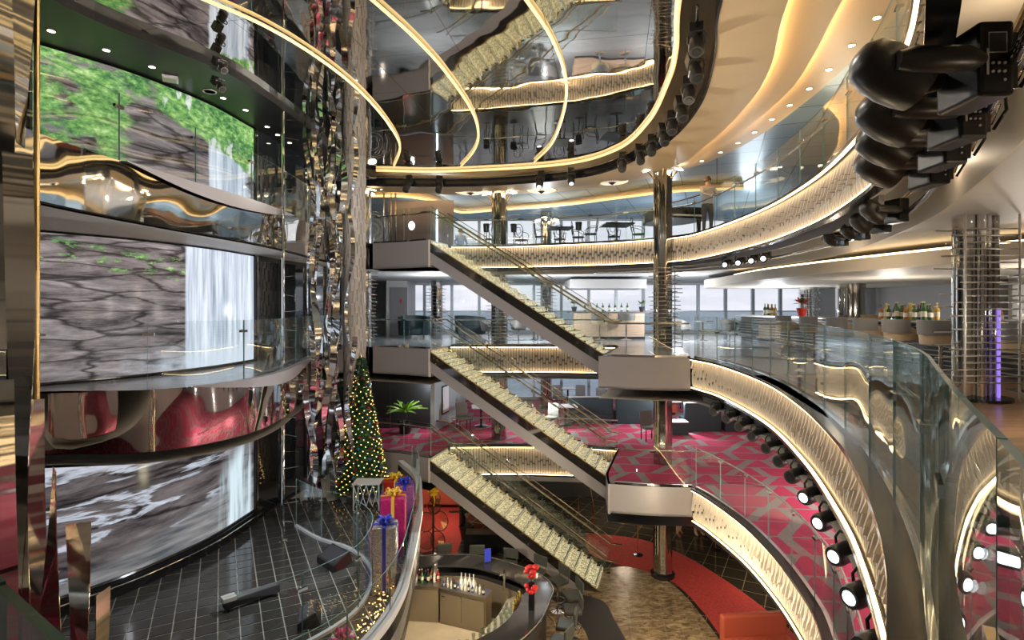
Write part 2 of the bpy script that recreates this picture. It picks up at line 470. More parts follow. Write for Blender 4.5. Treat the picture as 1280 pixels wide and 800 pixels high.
def ring(name, loop, z, m, center=(0, 9), rect=(XW0, XW1, YW0, YW1)):
    x0, x1, y0, y1 = rect; cx, cyy = center
    def hit(p):
        dx, dy = p[0] - cx, p[1] - cyy; best = None
        for side, (num, den) in enumerate(((x0 - cx, dx), (x1 - cx, dx), (y0 - cyy, dy), (y1 - cyy, dy))):
            if abs(den) > 1e-9 and num / den > 0 and (best is None or num / den < best[0]): best = (num / den, side)
        t, s = best
        return (cx + dx * t, cyy + dy * t), s
    P = []
    for p in loop:
        if not P or (Vector(p[:2]) - Vector(P[-1])).length > 1e-3: P.append(tuple(p[:2]))
    n = len(P); H = [hit(p) for p in P]; b = MB()
    corner = {frozenset((0, 2)): (x0, y0), frozenset((0, 3)): (x0, y1), frozenset((1, 2)): (x1, y0), frozenset((1, 3)): (x1, y1)}
    for i in range(n):
        k = (i + 1) % n; poly = [P[i], P[k], H[k][0]]
        if H[i][1] != H[k][1]:
            c = corner.get(frozenset((H[i][1], H[k][1])))
            if c: poly.append(c)
        poly.append(H[i][0])
        b.add([(x, y, z) for x, y in poly], [tuple(range(len(poly)))])
    return b.build(name, m)

# ---- floors and soffits
g = MB(); g.box(((XW0 + XW1) / 2, (YW0 + YW1) / 2, -0.1), (XW1 - XW0, YW1 - YW0, 0.2))
struct(g.build('floor', M_darktile), 'dark polished tile floor of the lowest level', 'floor')
struct(ring('floor_lower_deck', loopC, ZC, M_pink), 'pink carpet with grey crossing bands on the lower gallery deck', 'floor')
struct(ring('floor_middle_deck', loopB, ZB, M_lounge), 'glossy grey lounge floor of the middle gallery deck', 'floor')
struct(ring('floor_upper_deck', loopA, ZA, M_dark), 'dark floor of the uppermost gallery deck', 'floor')
struct(ring('ceiling_lower_deck', loopB, 5.35, M_beige), 'beige soffit under the middle gallery deck', 'ceiling')
struct(ring('ceiling_ground', loopC, 2.25, M_dark), 'dark soffit over the lowest level', 'ceiling')
struct(ring('ceiling_middle_deck', loopS, 8.8, M_greyL), 'pale soffit under the uppermost gallery deck', 'ceiling')
b = MB(); b.prism([(4.2, -3.9), (13.9, -3.9), (13.9, 9.9), (4.25, 9.9), (4.0, 8.4), (3.2, 5.2), (2.4, 3.3), (1.6, 1.9), (1.2, 1.2)], ZB + 0.002, ZB + 0.012)
struct(b.build('floor_wood_walkway', M_wood), 'brown wooden walkway floor behind the near curved glass', 'floor')
# recess above the stage lamps under the uppermost deck
b = MB(); n0 = len(SOF_R); R1 = resample(A_right, 0.3); R2 = SOF_R
def two_loops(b, P, Q, zp, zq, n=140):
    P = resample(P, sum((Vector(p) - Vector(q)).length for p, q in zip(P, P[1:])) / n); Q = resample(Q, sum((Vector(p) - Vector(q)).length for p, q in zip(Q, Q[1:])) / n)
    k = min(len(P), len(Q)); P = P[:k]; Q = Q[:k]
    b.add([(x, y, zp) for x, y in P] + [(x, y, zq) for x, y in Q], [(i, i + 1, k + i + 1, k + i) for i in range(k - 1)])
two_loops(b, A_right, SOF_R, 9.40, 9.40)
struct(b.build('ceiling_lamp_recess', M_beige), 'shadowy beige recess behind the upper lit fascia', 'ceiling')
b = MB(); b.wall(SOF_R, 8.70, 9.40, 0.03, 0, -1)
struct(b.build('trim_1', M_beige, smooth=40), 'pale curved drop edge of the soffit beside the stage lamps', 'trim')

# ---- fascias ------------------------------------------------------------
def petal_mesh(kind, i):
    # an upright leaf-shaped rib: x across, z up 0..1, -y outwards
    b = MB(); rows = []
    prof = [(0, 0.021, 0.010), (0.25, 0.023, 0.026), (0.6, 0.0225, 0.044), (0.96, 0.020, 0.074), (1.0, 0.017, 0.078)] if kind == 'u' else \
           [(0, 0.012, 0.010), (0.12, 0.021, 0.022), (0.6, 0.0235, 0.026), (1.0, 0.021, 0.008)]
    for t, wd, dp in prof:
        rows.append([(-wd, 0, -t), (-wd * 0.5, -dp, -t), (wd * 0.5, -dp, -t), (wd, 0, -t)])
    vs = [v for r in rows for v in r]; fs = []
    for a in range(len(rows) - 1):
        for k in range(3):
            fs.append((a * 4 + k, a * 4 + k + 1, a * 4 + 5 + k, a * 4 + 4 + k))
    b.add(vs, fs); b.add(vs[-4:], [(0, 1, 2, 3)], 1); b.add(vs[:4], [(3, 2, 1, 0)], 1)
    return b
PU = petal_mesh('u', 0); PL = petal_mesh('l', 0)
M_ptip = mat('fascia_rib_end_shade', (0.07, 0.062, 0.055), 0.7)  # shadow spots at the rib ends, put into the colour
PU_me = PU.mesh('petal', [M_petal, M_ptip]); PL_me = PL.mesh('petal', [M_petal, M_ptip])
FASC = []
def fascia(name, pts, ztop, h, label, side=1, near=None, step=0.085, lip=True):
    """lit fascia: backing wall, staggered ribs, light strips above and below. side=1: void lies to the left of the path"""
    root = thing(name, label, 'trim'); root['kind'] = 'structure'
    P = resample(pts, 0.25)
    b = MB(); b.wall(P, ztop - h, ztop - 0.01, 0.05, 0, -side); b.build('backing', M_petalb, root, smooth=40)
    if lip:
        b = MB(); b.wall(offset(P, 0.10 * side), ztop - 0.035, ztop + 0.012, 0.16, 0, -side); b.build('top_edge', M_black, root)
        b = MB(); b.wall(offset(P, 0.07 * side), ztop - h - 0.05, ztop - h, 0.12, 0, -side); b.build('bottom_edge', M_black, root)
        b = MB(); b.wall(offset(P, 0.085 * side), ztop - 0.055, ztop - 0.037, 0.025, 0, -side); b.build('light_strip', M_strip, root)
        b = MB(); b.wall(offset(P, 0.060 * side), ztop - h + 0.002, ztop - h + 0.020, 0.025, 0, -side); b.build('light_strip', M_strip, root)
    Q = resample(pts, step); n = len(Q)
    fld = MB(); rng = random.Random(len(Q)); cnt = 0
    H = h - 0.10
    for i in range(n):
        a = Vector(Q[max(i - 1, 0)][:2]); c = Vector(Q[min(i + 1, n - 1)][:2]); t = (c - a).normalized()
        ang = math.atan2(t.y, t.x) + (0 if side == -1 else PI)
        s = (0.34, 0.60, 0.46, 0.66, 0.40, 0.54)[i % 6] + rng.uniform(-0.05, 0.05)
        for me, pb, z0, ln in ((PU_me, PU, ztop - 0.06, H * s), (PL_me, PL, ztop - 0.06 - H * s - 0.055, H * (1 - s) - 0.055)):
            if near and near[0] < Q[i][1] < near[1] and cnt < 240:
                o = link('petal', me, root, None, (Q[i][0], Q[i][1], z0), (0, 0, ang)); o.scale = (step / 0.052, 1, ln); cnt += 1
            else:
                ca, sa = math.cos(ang), math.sin(ang)
                fld.add([(Q[i][0] + x * ca * step / 0.052 - y * sa, Q[i][1] + x * sa * step / 0.052 + y * ca, z0 + z * ln) for x, y, z in pb.v], pb.f); fld.mi[-len(pb.f):] = pb.mi
    fld.build('petal_field', [M_petal, M_ptip], root, kind='stuff')
    return root
fascia('trim_2', [p for p in A_right if p[1] > 2.2 or p[0] < 0], ZA, 0.70, 'warm lit ribbed fascia of the uppermost gallery', 1, (2.2, 4.4))
fascia('trim_3', [p for p in B_right if p[1] > 0.9], ZB, 0.72, 'warm lit ribbed fascia curving down from the middle deck to the viewer', 1, (0.9, 4.6))
fascia('trim_4', B_back, ZB, 0.85, 'warm lit ribbed fascia of the middle deck behind the stairs', 1)
fascia('trim_5', [p for p in C_right if p[1] > 5.5], ZC, 0.80, 'warm lit ribbed fascia of the lower deck curving above the red carpet', 1)
fascia('trim_6', B_back, ZC, 0.92, 'warm lit ribbed fascia of the lower deck behind the stairs', 1)
def plain(name, pts, z0, z1, m, label, th=0.06, smooth=40):
    b = MB(); b.wall(pts, z0, z1, th, 0, -1)
    return struct(b.build(name, m, smooth=smooth), label, 'trim')
plain('trim_7', B_land, ZB - 0.80, ZB, M_grey, 'plain grey curved edge of the middle stair landing')
plain('trim_8', C_land, ZC - 0.72, ZC, M_grey, 'plain grey curved edge of the lower stair landing')
for i, (z, h, nm) in enumerate(((ZA, 0.8, 'uppermost'), (ZB, 0.82, 'middle'), (ZC, 0.72, 'lower'))):
    plain('trim_%d' % (9 + i), LANDL[1:], z - h, z, M_grey, 'grey front of the %s landing where the stairs leave' % nm)
    plain('trim_%d' % (12 + i), LANDL[:2], z - h, z, M_beige, 'beige side of the %s landing under the stair head' % nm)
for z, nm, k in ((ZB, 'middle', 15), (ZC, 'lower', 16)):
    plain('trim_%d' % k, [(2.16 if z == ZB else 2.4, 14.0)] + LANDR, z - 0.75, z, M_grey, 'grey stairward side of the %s landing' % nm)
# set-back soffit edges below the lit fascias
for k, (pts, z0, z1, nm) in enumerate(((offset(B_right, -0.25), 5.35, 5.72, 'middle deck near'), (offset(B_back, -0.2), 5.35, 5.6, 'middle deck back'), (offset(C_right, -0.25), 2.25, 2.45, 'lower deck near'), (offset(B_back, -0.2), 2.0, 2.35, 'lower deck back'), (offset(A_right, -0.3)[60:], 8.8, 9.0, 'uppermost deck back'))):
    plain('trim_%d' % (17 + k), pts, z0, z1, M_grey, 'grey set-back edge below the %s fascia' % nm)
# underside of landings
for z, h, L, nm, k in ((ZB, 0.80, B_land, 'middle', 1), (ZC, 0.72, C_land, 'lower', 2)):
    b = MB(); poly = list(L) + LANDR + [(4.6, 17.5)]; b.prism(poly, z - h, z - h + 0.05)
    struct(b.build('ceiling_landing_%d' % k, M_grey), 'grey underside of the %s stair landing' % nm, 'ceiling')
for z, h, nm, k in ((ZA, 0.8, 'uppermost', 3), (ZB, 0.82, 'middle', 4), (ZC, 0.72, 'lower', 5)):
    b = MB(); b.prism(LANDL + [(-4.3, 18.3), (-2.0, 18.3)], z - h, z - h + 0.05)
    struct(b.build('ceiling_landing_%d' % k, M_grey), 'underside of the %s landing where stairs leave' % nm, 'ceiling')

# ---- outer walls and windows ---------------------------------------------
b = MB(); b.box((0, YW0, 6), (28, 0.2, 12.4)); struct(b.build('wall_near', M_beige), 'beige wall behind the viewer', 'wall')
b = MB(); b.box((XW1, 11.4, 6), (0.2, 30.8, 12.4)); struct(b.build('wall_right', mat('taupe_wall', (0.20, 0.185, 0.17), 0.5)), 'pale grey side wall behind the cocktail bar', 'wall')
b = MB(); b.box((XW0, 11.4, 6), (0.2, 30.8, 12.4)); struct(b.build('wall_left', M_dark), 'dark side wall behind the screens', 'wall')
b = MB()
for z0, z1 in ((-0.1, 2.3), (2.3, 3.28), (5.35, 6.5), (8.7, 9.72), (11.8, 12.2)): b.box((0, YW1 + 0.1, (z0 + z1) / 2), (28, 0.2, z1 - z0))
for z0, z1 in ((3.28, 5.35), (6.5, 8.7), (9.72, 11.8)): b.box(((XW0 - 5.5) / 2, YW1 + 0.1, (z0 + z1) / 2), (-5.5 - XW0, 0.2, z1 - z0))
struct(b.build('wall_back', M_greyL), 'pale back wall around the sea windows', 'wall')
MUL = [-5.5 + 1.31 * k for k in range(15)] + [13.9]
for k, (z0, z1, nm) in enumerate(((9.72, 11.8, 'uppermost'), (6.5, 8.7, 'middle'), (3.28, 5.35, 'lower'))):
    root = thing('window_%d' % (k + 1), 'long sea-facing window row of the %s gallery' % nm, 'window', (0, 0, 0)); root['kind'] = 'structure'
    mm = MB(); mm.box((0, 0, 0), (0.13, 0.16, z1 - z0)); me = mm.mesh('mullion', [M_mull])
    for x in MUL: link('mullion', me, root, None, (x, YW1 + 0.02, (z0 + z1) / 2))
    b = MB(); b.box((4.2, YW1 + 0.02, z0 + 0.04), (19.4, 0.15, 0.08)); b.build('sill', M_mull, root)
    b = MB(); b.box((4.2, YW1 - 0.06, z0 + 0.95), (19.4, 0.04, 0.05)); b.build('guard_rail', M_mull, root)
    pm = MB(); pm.box((0, 0, 0), (1.18, 0.012, z1 - z0 - 0.08)); pme = pm.mesh('pane', [M_window])
    for x, x2 in zip(MUL, MUL[1:]):
        o = link('pane', pme, root, None, ((x + x2) / 2, YW1 + 0.03, (z0 + z1) / 2 + 0.04)); o.scale = ((x2 - x - 0.13) / 1.18, 1, 1)
b = MB(); b.add([(-6000, 30, -12), (6000, 30, -12), (9000, 9000, -12), (-9000, 9000, -12)], [(0, 1, 2, 3)])
struct(b.build('sea', M_sea), 'grey blue sea reaching the horizon outside the windows', 'sea')

# ---- ceilings over the atrium ---------------------------------------------
cM = [(2.27, 7.64), (2.65, 9.05), (2.87, 10.3), (3.04, 12.5), (2.73, 14.7), (1.39, 16.2), (-1.94, 17.0), (-4.4, 16.9), (-4.75, 15.2), (-4.6, 12.8), (-4.8, 10.3), (-5.1, 9.3), (-6.0, 7.6), (-6.0, 5.5), (-4.5, 3.2), (-2.5, 1.7), (0.0, 1.3), (1.2, 3.2), (1.85, 5.4), (2.27, 7.64)]
cT = [(2.67, 7.27), (3.1, 8.6), (3.55, 10.57), (3.64, 12.7), (3.28, 14.4), (2.1, 16.5), (-1.0, 17.7), (-4.6, 17.7)]
cTn = [(0.3, 0.2), (1.6, 2.6), (2.2, 5.0)]
K1 = [(0.5, -0.5), (2.3, 2.4), (2.95, 5.0), (3.54, 7.27), (4.15, 9.0), (4.49, 10.7), (4.62, 13.2), (4.4, 15.4), (2.9, 17.4), (-1.0, 18.6), (-4.6, 18.5)]
K2 = [(0.9, -1.2), (3.0, 2.4), (3.7, 5.0), (4.29, 7.27), (4.75, 8.8), (5.1, 10.3), (5.2, 12.4), (5.05, 14.1), (4.2, 16.8), (-1.0, 19.6), (-4.6, 19.2)]
K3 = [(1.5, -2.4), (4.2, 2.4), (4.9, 5.0), (5.3, 7.27), (5.6, 8.95), (5.86, 11.0), (5.84, 14.3), (4.95, 17.0), (2.2, 19.6), (-1.0, 20.4), (-2.2, 20.2), (-4.6, 19.6)]
Mloop = catmull(cM, 6); Tl = catmull(cTn + cT, 8); K1l = catmull(K1, 8); K2l = catmull(K2, 8); K3l = catmull(K3, 8)
root = thing('ceiling_mirror', 'bronze mirror ceiling over the atrium', 'ceiling'); root['kind'] = 'structure'
poly = Mloop[:-1]
ca, sa = math.cos(-0.18), math.sin(-0.18)
for i in range(-8, 9):
    for j in range(-2, 14):
        x0, y0, s = i * 1.5, j * 1.5, 1.494
        cell = [(x0, y0), (x0 + s, y0), (x0 + s, y0 + s), (x0, y0 + s)]
        cell = [(x * ca - y * sa - 1, x * sa + y * ca) for x, y in cell]
        q = clip_cell(poly, cell)
        if len(q) > 2 and area(q) > 0.01:
            b = MB(); b.prism(q, ZT, ZT + 0.02); b.build('panel', M_mirror, root)
b = MB(); b.prism(offset(Mloop[:-1], -0.02), ZT + 0.03, ZT + 0.06); b.build('backing', M_blackm, root)
# dark ceiling between mirror and tan rings, with the lamp trench
b = MB(); b.box((0, 11.4, 12.25), (28, 30.8, 0.1)); struct(b.build('ceiling_roof', M_blackm), 'black roof slab above the hung ceilings', 'ceiling')
b = MB(); b.prism([(-0.5, -3.9), (13.9, -3.9), (13.9, 26.7), (-13.9, 26.7), (-13.9, 17.9), (-5.2, 17.9), (-5.2, 20.0), (-1, 20.3), (2.2, 19.5), (4.8, 17.0), (5.7, 14.3), (5.75, 11), (5.4, 8.9), (5.1, 7.2), (4.7, 5), (4.0, 2.4), (1.4, -2.3)], 11.84, 11.9)
struct(b.build('ceiling_blue', M_blueceil), 'blue grey metal sheet ceiling of the uppermost gallery', 'ceiling')
b = MB(); b.wall(Tl, 11.45, 11.72, 0.03, 0, -1); struct(b.build('trim_30', M_black, smooth=40), 'black inner lip of the tan ceiling by the lamp trench', 'trim')
for k, (P, Q, z, nm) in enumerate(((Tl, K1l, 11.46, 'inner'), (offset(K1l, 0.35), K2l, 11.59, 'middle'), (offset(K2l, 0.35), K3l, 11.72, 'outer'))):
    b = MB(); two_loops(b, P, Q, z, z); two_loops(b, P, Q, z + 0.03, z + 0.03); b.wall(Q, z, z + 0.03)
    struct(b.build('ceiling_tan_%d' % (k + 1), M_tan), 'tan curved ceiling layer, the %s of three' % nm, 'ceiling')
for k, (Q, z) in enumerate(((K1l, 11.50), (K2l, 11.63), (K3l, 11.76))):
    b = MB(); b.wall(offset(Q, 0.03), z, z + 0.025, 0.03, 0, 1)
    struct(b.build('trim_%d' % (31 + k), mat('cove_led_strip', (1, 0.85, 0.6), 0.5, 0.0, (1.0, 0.70, 0.34), 30.0)), 'hidden warm light strip along the %s tan ceiling step' % ('inner', 'middle', 'outer')[k], 'trim')
# dark soffit of the screen side
sof = [p for p in Mloop if p[0] < -4.3 and p[1] < 17.2]
sof.sort(key=lambda p: -p[1])
b = MB(); b.prism([(-13.9, 17.9), (-4.3, 17.9)] + sof + [(-5.0, 3.0), (-13.9, 3.0)], 11.66, 11.80)
struct(b.build('ceiling_dark_soffit', M_bsat), 'black glossy soffit above the top screen', 'ceiling')
# ================================================================== screen side
LW = catmull([(-5.8, 12.6), (-5.95, 11.2), (-6.25, 10.2), (-6.62, 9.4), (-7.3, 8.45)], 8)
LWr = resample(LW, 0.12)[::-1]          # from near end (u=0) to far end (u=1)
def screen_mat(name, build, strength):
    m = bpy.data.materials.new(name); m.use_nodes = True
    n = m.node_tree; n.nodes.clear()
    out = n.nodes.new('ShaderNodeOutputMaterial'); em = n.nodes.new('ShaderNodeEmission'); em.inputs[1].default_value = strength
    gl = n.nodes.new('ShaderNodeBsdfGlossy'); gl.inputs[0].default_value = (0.03, 0.03, 0.03, 1); gl.inputs[1].default_value = 0.15
    ad = n.nodes.new('ShaderNodeAddShader')
    x = NX(n); uv = x.coord('UV'); s = x.sep(uv)
    n.links.new(build(x, uv, s[0], s[1]), em.inputs[0])
    n.links.new(em.outputs[0], ad.inputs[0]); n.links.new(gl.outputs[0], ad.inputs[1]); n.links.new(ad.outputs[0], out.inputs[0])
    return m
def rock(x, uv, rot, sx=3.0, sy=9.0, tone=1.0, seed=0.0):
    v = x.map(uv, (sx, sy, 1), (seed, seed * 1.7, 0), (0, 0, rot))
    a = x.noise(v, 1.1, 10, 0.62, 0.9); b = x.noise(v, 7.0, 6, 0.7, 0.3)
    f = x.m('ADD', x.m('MULTIPLY', a, 0.72), x.m('MULTIPLY', b, 0.28))
    t = tone
    c = x.ramp(f, [(0.34, (0.03 * t, 0.027 * t, 0.03 * t)), (0.43, (0.12 * t, 0.10 * t, 0.105 * t)), (0.53, (0.24 * t, 0.205 * t, 0.21 * t)), (0.68, (0.46 * t, 0.40 * t, 0.40 * t))])
    # dark cracks between the strata
    n = x.nt.nodes.new('ShaderNodeTexVoronoi'); n.feature = 'DISTANCE_TO_EDGE'; n.inputs['Scale'].default_value = 1.0
    dv = x.nt.nodes.new('ShaderNodeVectorMath'); dv.operation = 'MULTIPLY_ADD'
    nn = x.nt.nodes.new('ShaderNodeTexNoise'); nn.inputs['Scale'].default_value = 1.3; nn.inputs['Detail'].default_value = 6
    x.nt.links.new(v, nn.inputs['Vector']); x.nt.links.new(nn.outputs['Color'], dv.inputs[0]); dv.inputs[1].default_value = (0.9, 0.9, 0); x.nt.links.new(v, dv.inputs[2])
    x.nt.links.new(dv.outputs[0], n.inputs['Vector'])
    cr = x.m('SUBTRACT', 1.0, x.step(n.outputs['Distance'], 0.0, 0.09))
    return x.mix(x.m('MULTIPLY', cr, 0.85), c, (0.012 * t, 0.01 * t, 0.012 * t))
def leaves(x, uv, seed=0.0):
    v = x.map(uv, (30, 20, 1), (seed, seed, 0))
    a = x.noise(v, 1.0, 9, 0.72); b = x.noise(x.map(uv, (4, 3, 1), (seed, 0, 0)), 1.2, 3)
    f = x.m('ADD', x.m('MULTIPLY', a, 0.75), x.m('MULTIPLY', b, 0.25))
    return x.ramp(f, [(0.36, (0.03, 0.07, 0.04)), (0.45, (0.08, 0.22, 0.07)), (0.54, (0.22, 0.44, 0.12)), (0.66, (0.60, 0.76, 0.36))])
def water(x, uv, seed=0.0):
    a = x.noise(x.map(uv, (26, 0.9, 1), (seed, 0, 0)), 1.0, 6, 0.6); b = x.noise(x.map(uv, (90, 2.0, 1)), 1.0, 3)
    f = x.m('ADD', x.m('MULTIPLY', a, 0.7), x.m('MULTIPLY', b, 0.3))
    return x.ramp(f, [(0.34, (0.24, 0.29, 0.36)), (0.48, (0.50, 0.56, 0.66)), (0.62, (0.80, 0.86, 0.94))])
def pic_top(x, uv, u, v):
    rk = rock(x, uv, 0.35, 3, 8, 0.95, 1.3)
    wob = x.m('MULTIPLY', x.m('SUBTRACT', x.noise(uv, 7, 5), 0.5), 0.16)
    # green bank on the near side, falling away to the far side
    edge = x.m('SUBTRACT', x.m('ADD', x.m('MULTIPLY', u, 1.05), x.m('MULTIPLY', x.m('SUBTRACT', 1.0, v), 0.18)), x.m('MULTIPLY', wob, 1.6))
    g = x.m('SUBTRACT', 1.0, x.step(edge, 0.36, 0.46))
    g = x.m('MULTIPLY', g, x.step(x.noise(x.map(uv, (7, 5, 1)), 1.0, 6, 0.65), 0.40, 0.50))
    c = x.mix(g, rk, leaves(x, uv, 0.7))
    # forest behind the fall
    top = x.step(x.m('ADD', x.m('SUBTRACT', v, x.m('SUBTRACT', 0.98, x.m('MULTIPLY', u, 0.55))), wob), -0.02, 0.02)
    top = x.m('MULTIPLY', top, x.step(u, 0.38, 0.42))
    forest = x.mix(x.step(x.noise(x.map(uv, (13, 2.5, 1)), 1.0, 4), 0.60, 0.66), leaves(x, uv, 3.1), (0.62, 0.66, 0.62))
    wf = x.m('MULTIPLY', x.step(x.m('ADD', u, x.m('MULTIPLY', wob, 0.12)), 0.645, 0.665), x.m('SUBTRACT', 1.0, x.step(x.m('ADD', u, wob), 0.93, 0.97)))
    c = x.mix(wf, c, water(x, uv)); c = x.mix(top, c, forest)
    return c
def pic_mid(x, uv, u, v):
    c = rock(x, uv, -0.16, 3.2, 9.5, 0.95, 2.2)
    moss = x.m('MULTIPLY', x.step(x.m('SUBTRACT', 0.11, x.m('ABSOLUTE', x.m('SUBTRACT', x.m('ADD', v, x.m('MULTIPLY', u, 0.20)), 0.90))), 0.0, 0.05), x.step(x.noise(x.map(uv, (11, 12, 1)), 1.0, 6, 0.7), 0.52, 0.60))
    c = x.mix(moss, c, leaves(x, uv, 5.0))
    wf = x.step(u, 0.525, 0.54); c = x.mix(wf, c, water(x, uv, 2.0))
    spray = x.m('MULTIPLY', x.m('SUBTRACT', 1.0, x.step(v, 0.06, 0.26)), x.step(x.m('ADD', u, x.m('MULTIPLY', x.m('SUBTRACT', x.noise(uv, 12, 6), 0.5), 0.8)), 0.2, 0.75))
    return x.mix(x.m('MULTIPLY', spray, 0.8), c, (0.62, 0.70, 0.80))
def pic_low(x, uv, u, v):
    c = rock(x, uv, 0.22, 1.8, 4.6, 0.5, 4.4)
    big = x.noise(x.map(uv, (1.5, 4.5, 1), (3, 1, 0), (0, 0, 0.30)), 1.3, 7, 0.55, 0.5)
    foam = x.m('MULTIPLY', x.step(big, 0.53, 0.57), x.m('SUBTRACT', 1.0, x.step(big, 0.585, 0.63)))
    foam = x.m('MULTIPLY', foam, x.m('SUBTRACT', 1.0, x.step(u, 0.62, 0.9)))
    c = x.mix(x.m('MULTIPLY', foam, x.m('MULTIPLY', x.noise(x.map(uv, (9, 20, 1)), 1.5, 8, 0.7), 1.25)), c, (0.60, 0.66, 0.76))
    top = x.step(x.m('SUBTRACT', v, x.m('ADD', 0.80, x.m('MULTIPLY', x.m('SUBTRACT', big, 0.5), 0.5))), 0.0, 0.03)
    c = x.mix(x.m('MULTIPLY', top, 0.75), c, (0.50, 0.52, 0.60))
    calm = x.m('SUBTRACT', 1.0, x.step(x.m('ADD', v, x.m('MULTIPLY', u, -0.45)), -0.05, 0.12))
    c = x.mix(calm, c, x.ramp(x.noise(x.map(uv, (2.5, 12, 1), rot=(0, 0, 0.3)), 1.5, 5), [(0.35, (0.06, 0.07, 0.08)), (0.65, (0.26, 0.25, 0.25))]))
    fall = x.m('MULTIPLY', x.step(u, 0.70, 0.76), x.m('SUBTRACT', 1.0, x.step(u, 0.95, 0.99)))
    fall = x.m('MULTIPLY', fall, x.m('SUBTRACT', 1.0, x.step(x.m('SUBTRACT', v, x.m('MULTIPLY', x.m('SUBTRACT', u, 0.7), 1.2)), 0.35, 0.62)))
    fall = x.m('MULTIPLY', fall, x.step(x.noise(x.map(uv, (14, 0.8, 1)), 1.0, 4), 0.32, 0.60))
    return x.mix(fall, c, (0.58, 0.70, 0.76))
def screen(name, z0, z1, pic, strength, label):
    root = thing(name, label, 'screen', (0, 0, 0))
    n = len(LWr); b = MB(); rows = 8
    vs = []; uvs = []
    for r in range(rows + 1):
        for i, (x, y) in enumerate(LWr):
            vs.append((x, y, z0 + (z1 - z0) * r / rows)); uvs.append((i / (n - 1), r / rows))
    fs = [(r * n + i, r * n + i + 1, (r + 1) * n + i + 1, (r + 1) * n + i) for r in range(rows) for i in range(n - 1)]
    me = bpy.data.meshes.new('display'); me.from_pydata(vs, [], fs)
    ul = me.uv_layers.new(name='UVMap')
    for l in me.loops: ul.data[l.index].uv = uvs[l.vertex_index]
    me.materials.append(screen_mat('screen_picture_' + name, pic, strength))
    me.polygons.foreach_set('use_smooth', [True] * len(me.polygons)); me.update()
    link('display', me, root)
    b = MB(); b.wall(LWr, z0 - 0.02, z1 + 0.02, 0.12, 0, 1); o = b.build('housing', M_blackm, root)
    o.location = (-0.03, 0.01, 0)
    b = MB(); b.tube([(x + 0.02, y, z0) for x, y in LWr], 0.03, 6); b.build('bezel', M_black, root)
    for x, y in (LWr[0], LWr[-1]):
        b = MB(); b.box((x + 0.01, y, (z0 + z1) / 2), (0.07, 0.05, z1 - z0)); b.build('bezel', M_black, root)
    return root
screen('led_screen', ZA + 0.03, 11.62, pic_top, 1.0, 'top video wall showing a green bank, rocks and a waterfall')
screen('led_screen', ZB + 0.03, 8.76, pic_mid, 1.0, 'middle video wall showing grey rock strata beside a white waterfall')
screen('led_screen', 3.06, 5.30, pic_low, 1.0, 'lowest video wall showing dark boulders and foam above the stage')
# dark glazed wall beyond the screens
DW = [(-5.8, 12.66), (-5.7, 14.0), (-5.45, 15.6), (-5.3, 17.4)]
M_dglass = mat('dark_glass', (0.012, 0.016, 0.02), 0.04, 0.0, spec=0.9)
b = MB()
for z0, z1 in ((ZA, 11.66), (ZB, 8.8), (2.8, 5.35)): b.wall(DW, z0, z1, 0.08)
struct(b.build('wall_dark_glazing', M_dglass), 'dark glossy glazing beyond the far edge of the screens', 'wall')
k = 0
for z0, z1, nm in ((ZA, 11.66, 'upper'), (ZB, 8.8, 'middle'), (2.8, 5.35, 'stage')):
    for i, (x, y) in enumerate(resample(DW, 1.2)[:-1]):
        b = MB(); b.box((x + 0.03, y, (z0 + z1) / 2), (0.05, 0.07, z1 - z0)); k += 1
        struct(b.build('trim_%d' % (40 + k), M_chrome), 'chrome upright %d of the dark glazing on the %s level' % (i + 1, nm), 'trim')
b = MB(); b.wall([(-7.5, 8.3), (-7.75, 7.6), (-9.5, 6.0), (-13.9, 5.5)], 0, 11.7, 0.1); struct(b.build('wall_screen_side', M_dark), 'dark wall at the near end of the screens', 'wall')

# rippled mirror fascias of the screen-side balconies
def mirror_fascia(name, pts, z1, h, amp, label, seed):
    P = resample(pts, 0.10); n = len(P); rows = 10; vs = []; fs = []
    L = offset(P, 1.0)
    for r in range(rows + 1):
        t = r / rows
        for i, p in enumerate(P):
            nx, ny = L[i][0] - p[0], L[i][1] - p[1]
            s = i * 0.10
            d = amp * (math.sin(s * 2.1 + seed + t * 2.0) + 0.7 * math.sin(s * 4.3 + 2 * seed - t * 3.5)) * math.sin(PI * (0.15 + 0.7 * t))
            vs.append((p[0] + nx * (0.04 + d), p[1] + ny * (0.04 + d), z1 - h * t))
    fs = [(r * n + i, r * n + i + 1, (r + 1) * n + i + 1, (r + 1) * n + i) for r in range(rows) for i in range(n - 1)]
    b = MB(); b.add(vs, fs)
    root = thing(name, label, 'trim'); root['kind'] = 'structure'
    b.build('mirror', M_wavymirror, root, smooth=True)
    b = MB(); b.tube([(p[0], p[1], z1 - h) for p in P], 0.02, 6); b.build('edge', M_black, root)
    return root
AL = [p for p in A_left if p[1] > 4.5]; BL = [p for p in B_left if p[1] > 6.0]
mirror_fascia('trim_60', AL, ZA + 0.02, 0.78, 0.0035, 'rippled mirror fascia below the top screen balcony', 0.6)
mirror_fascia('trim_61', BL, ZB + 0.02, 0.90, 0.004, 'rippled mirror fascia below the middle screen balcony', 2.2)
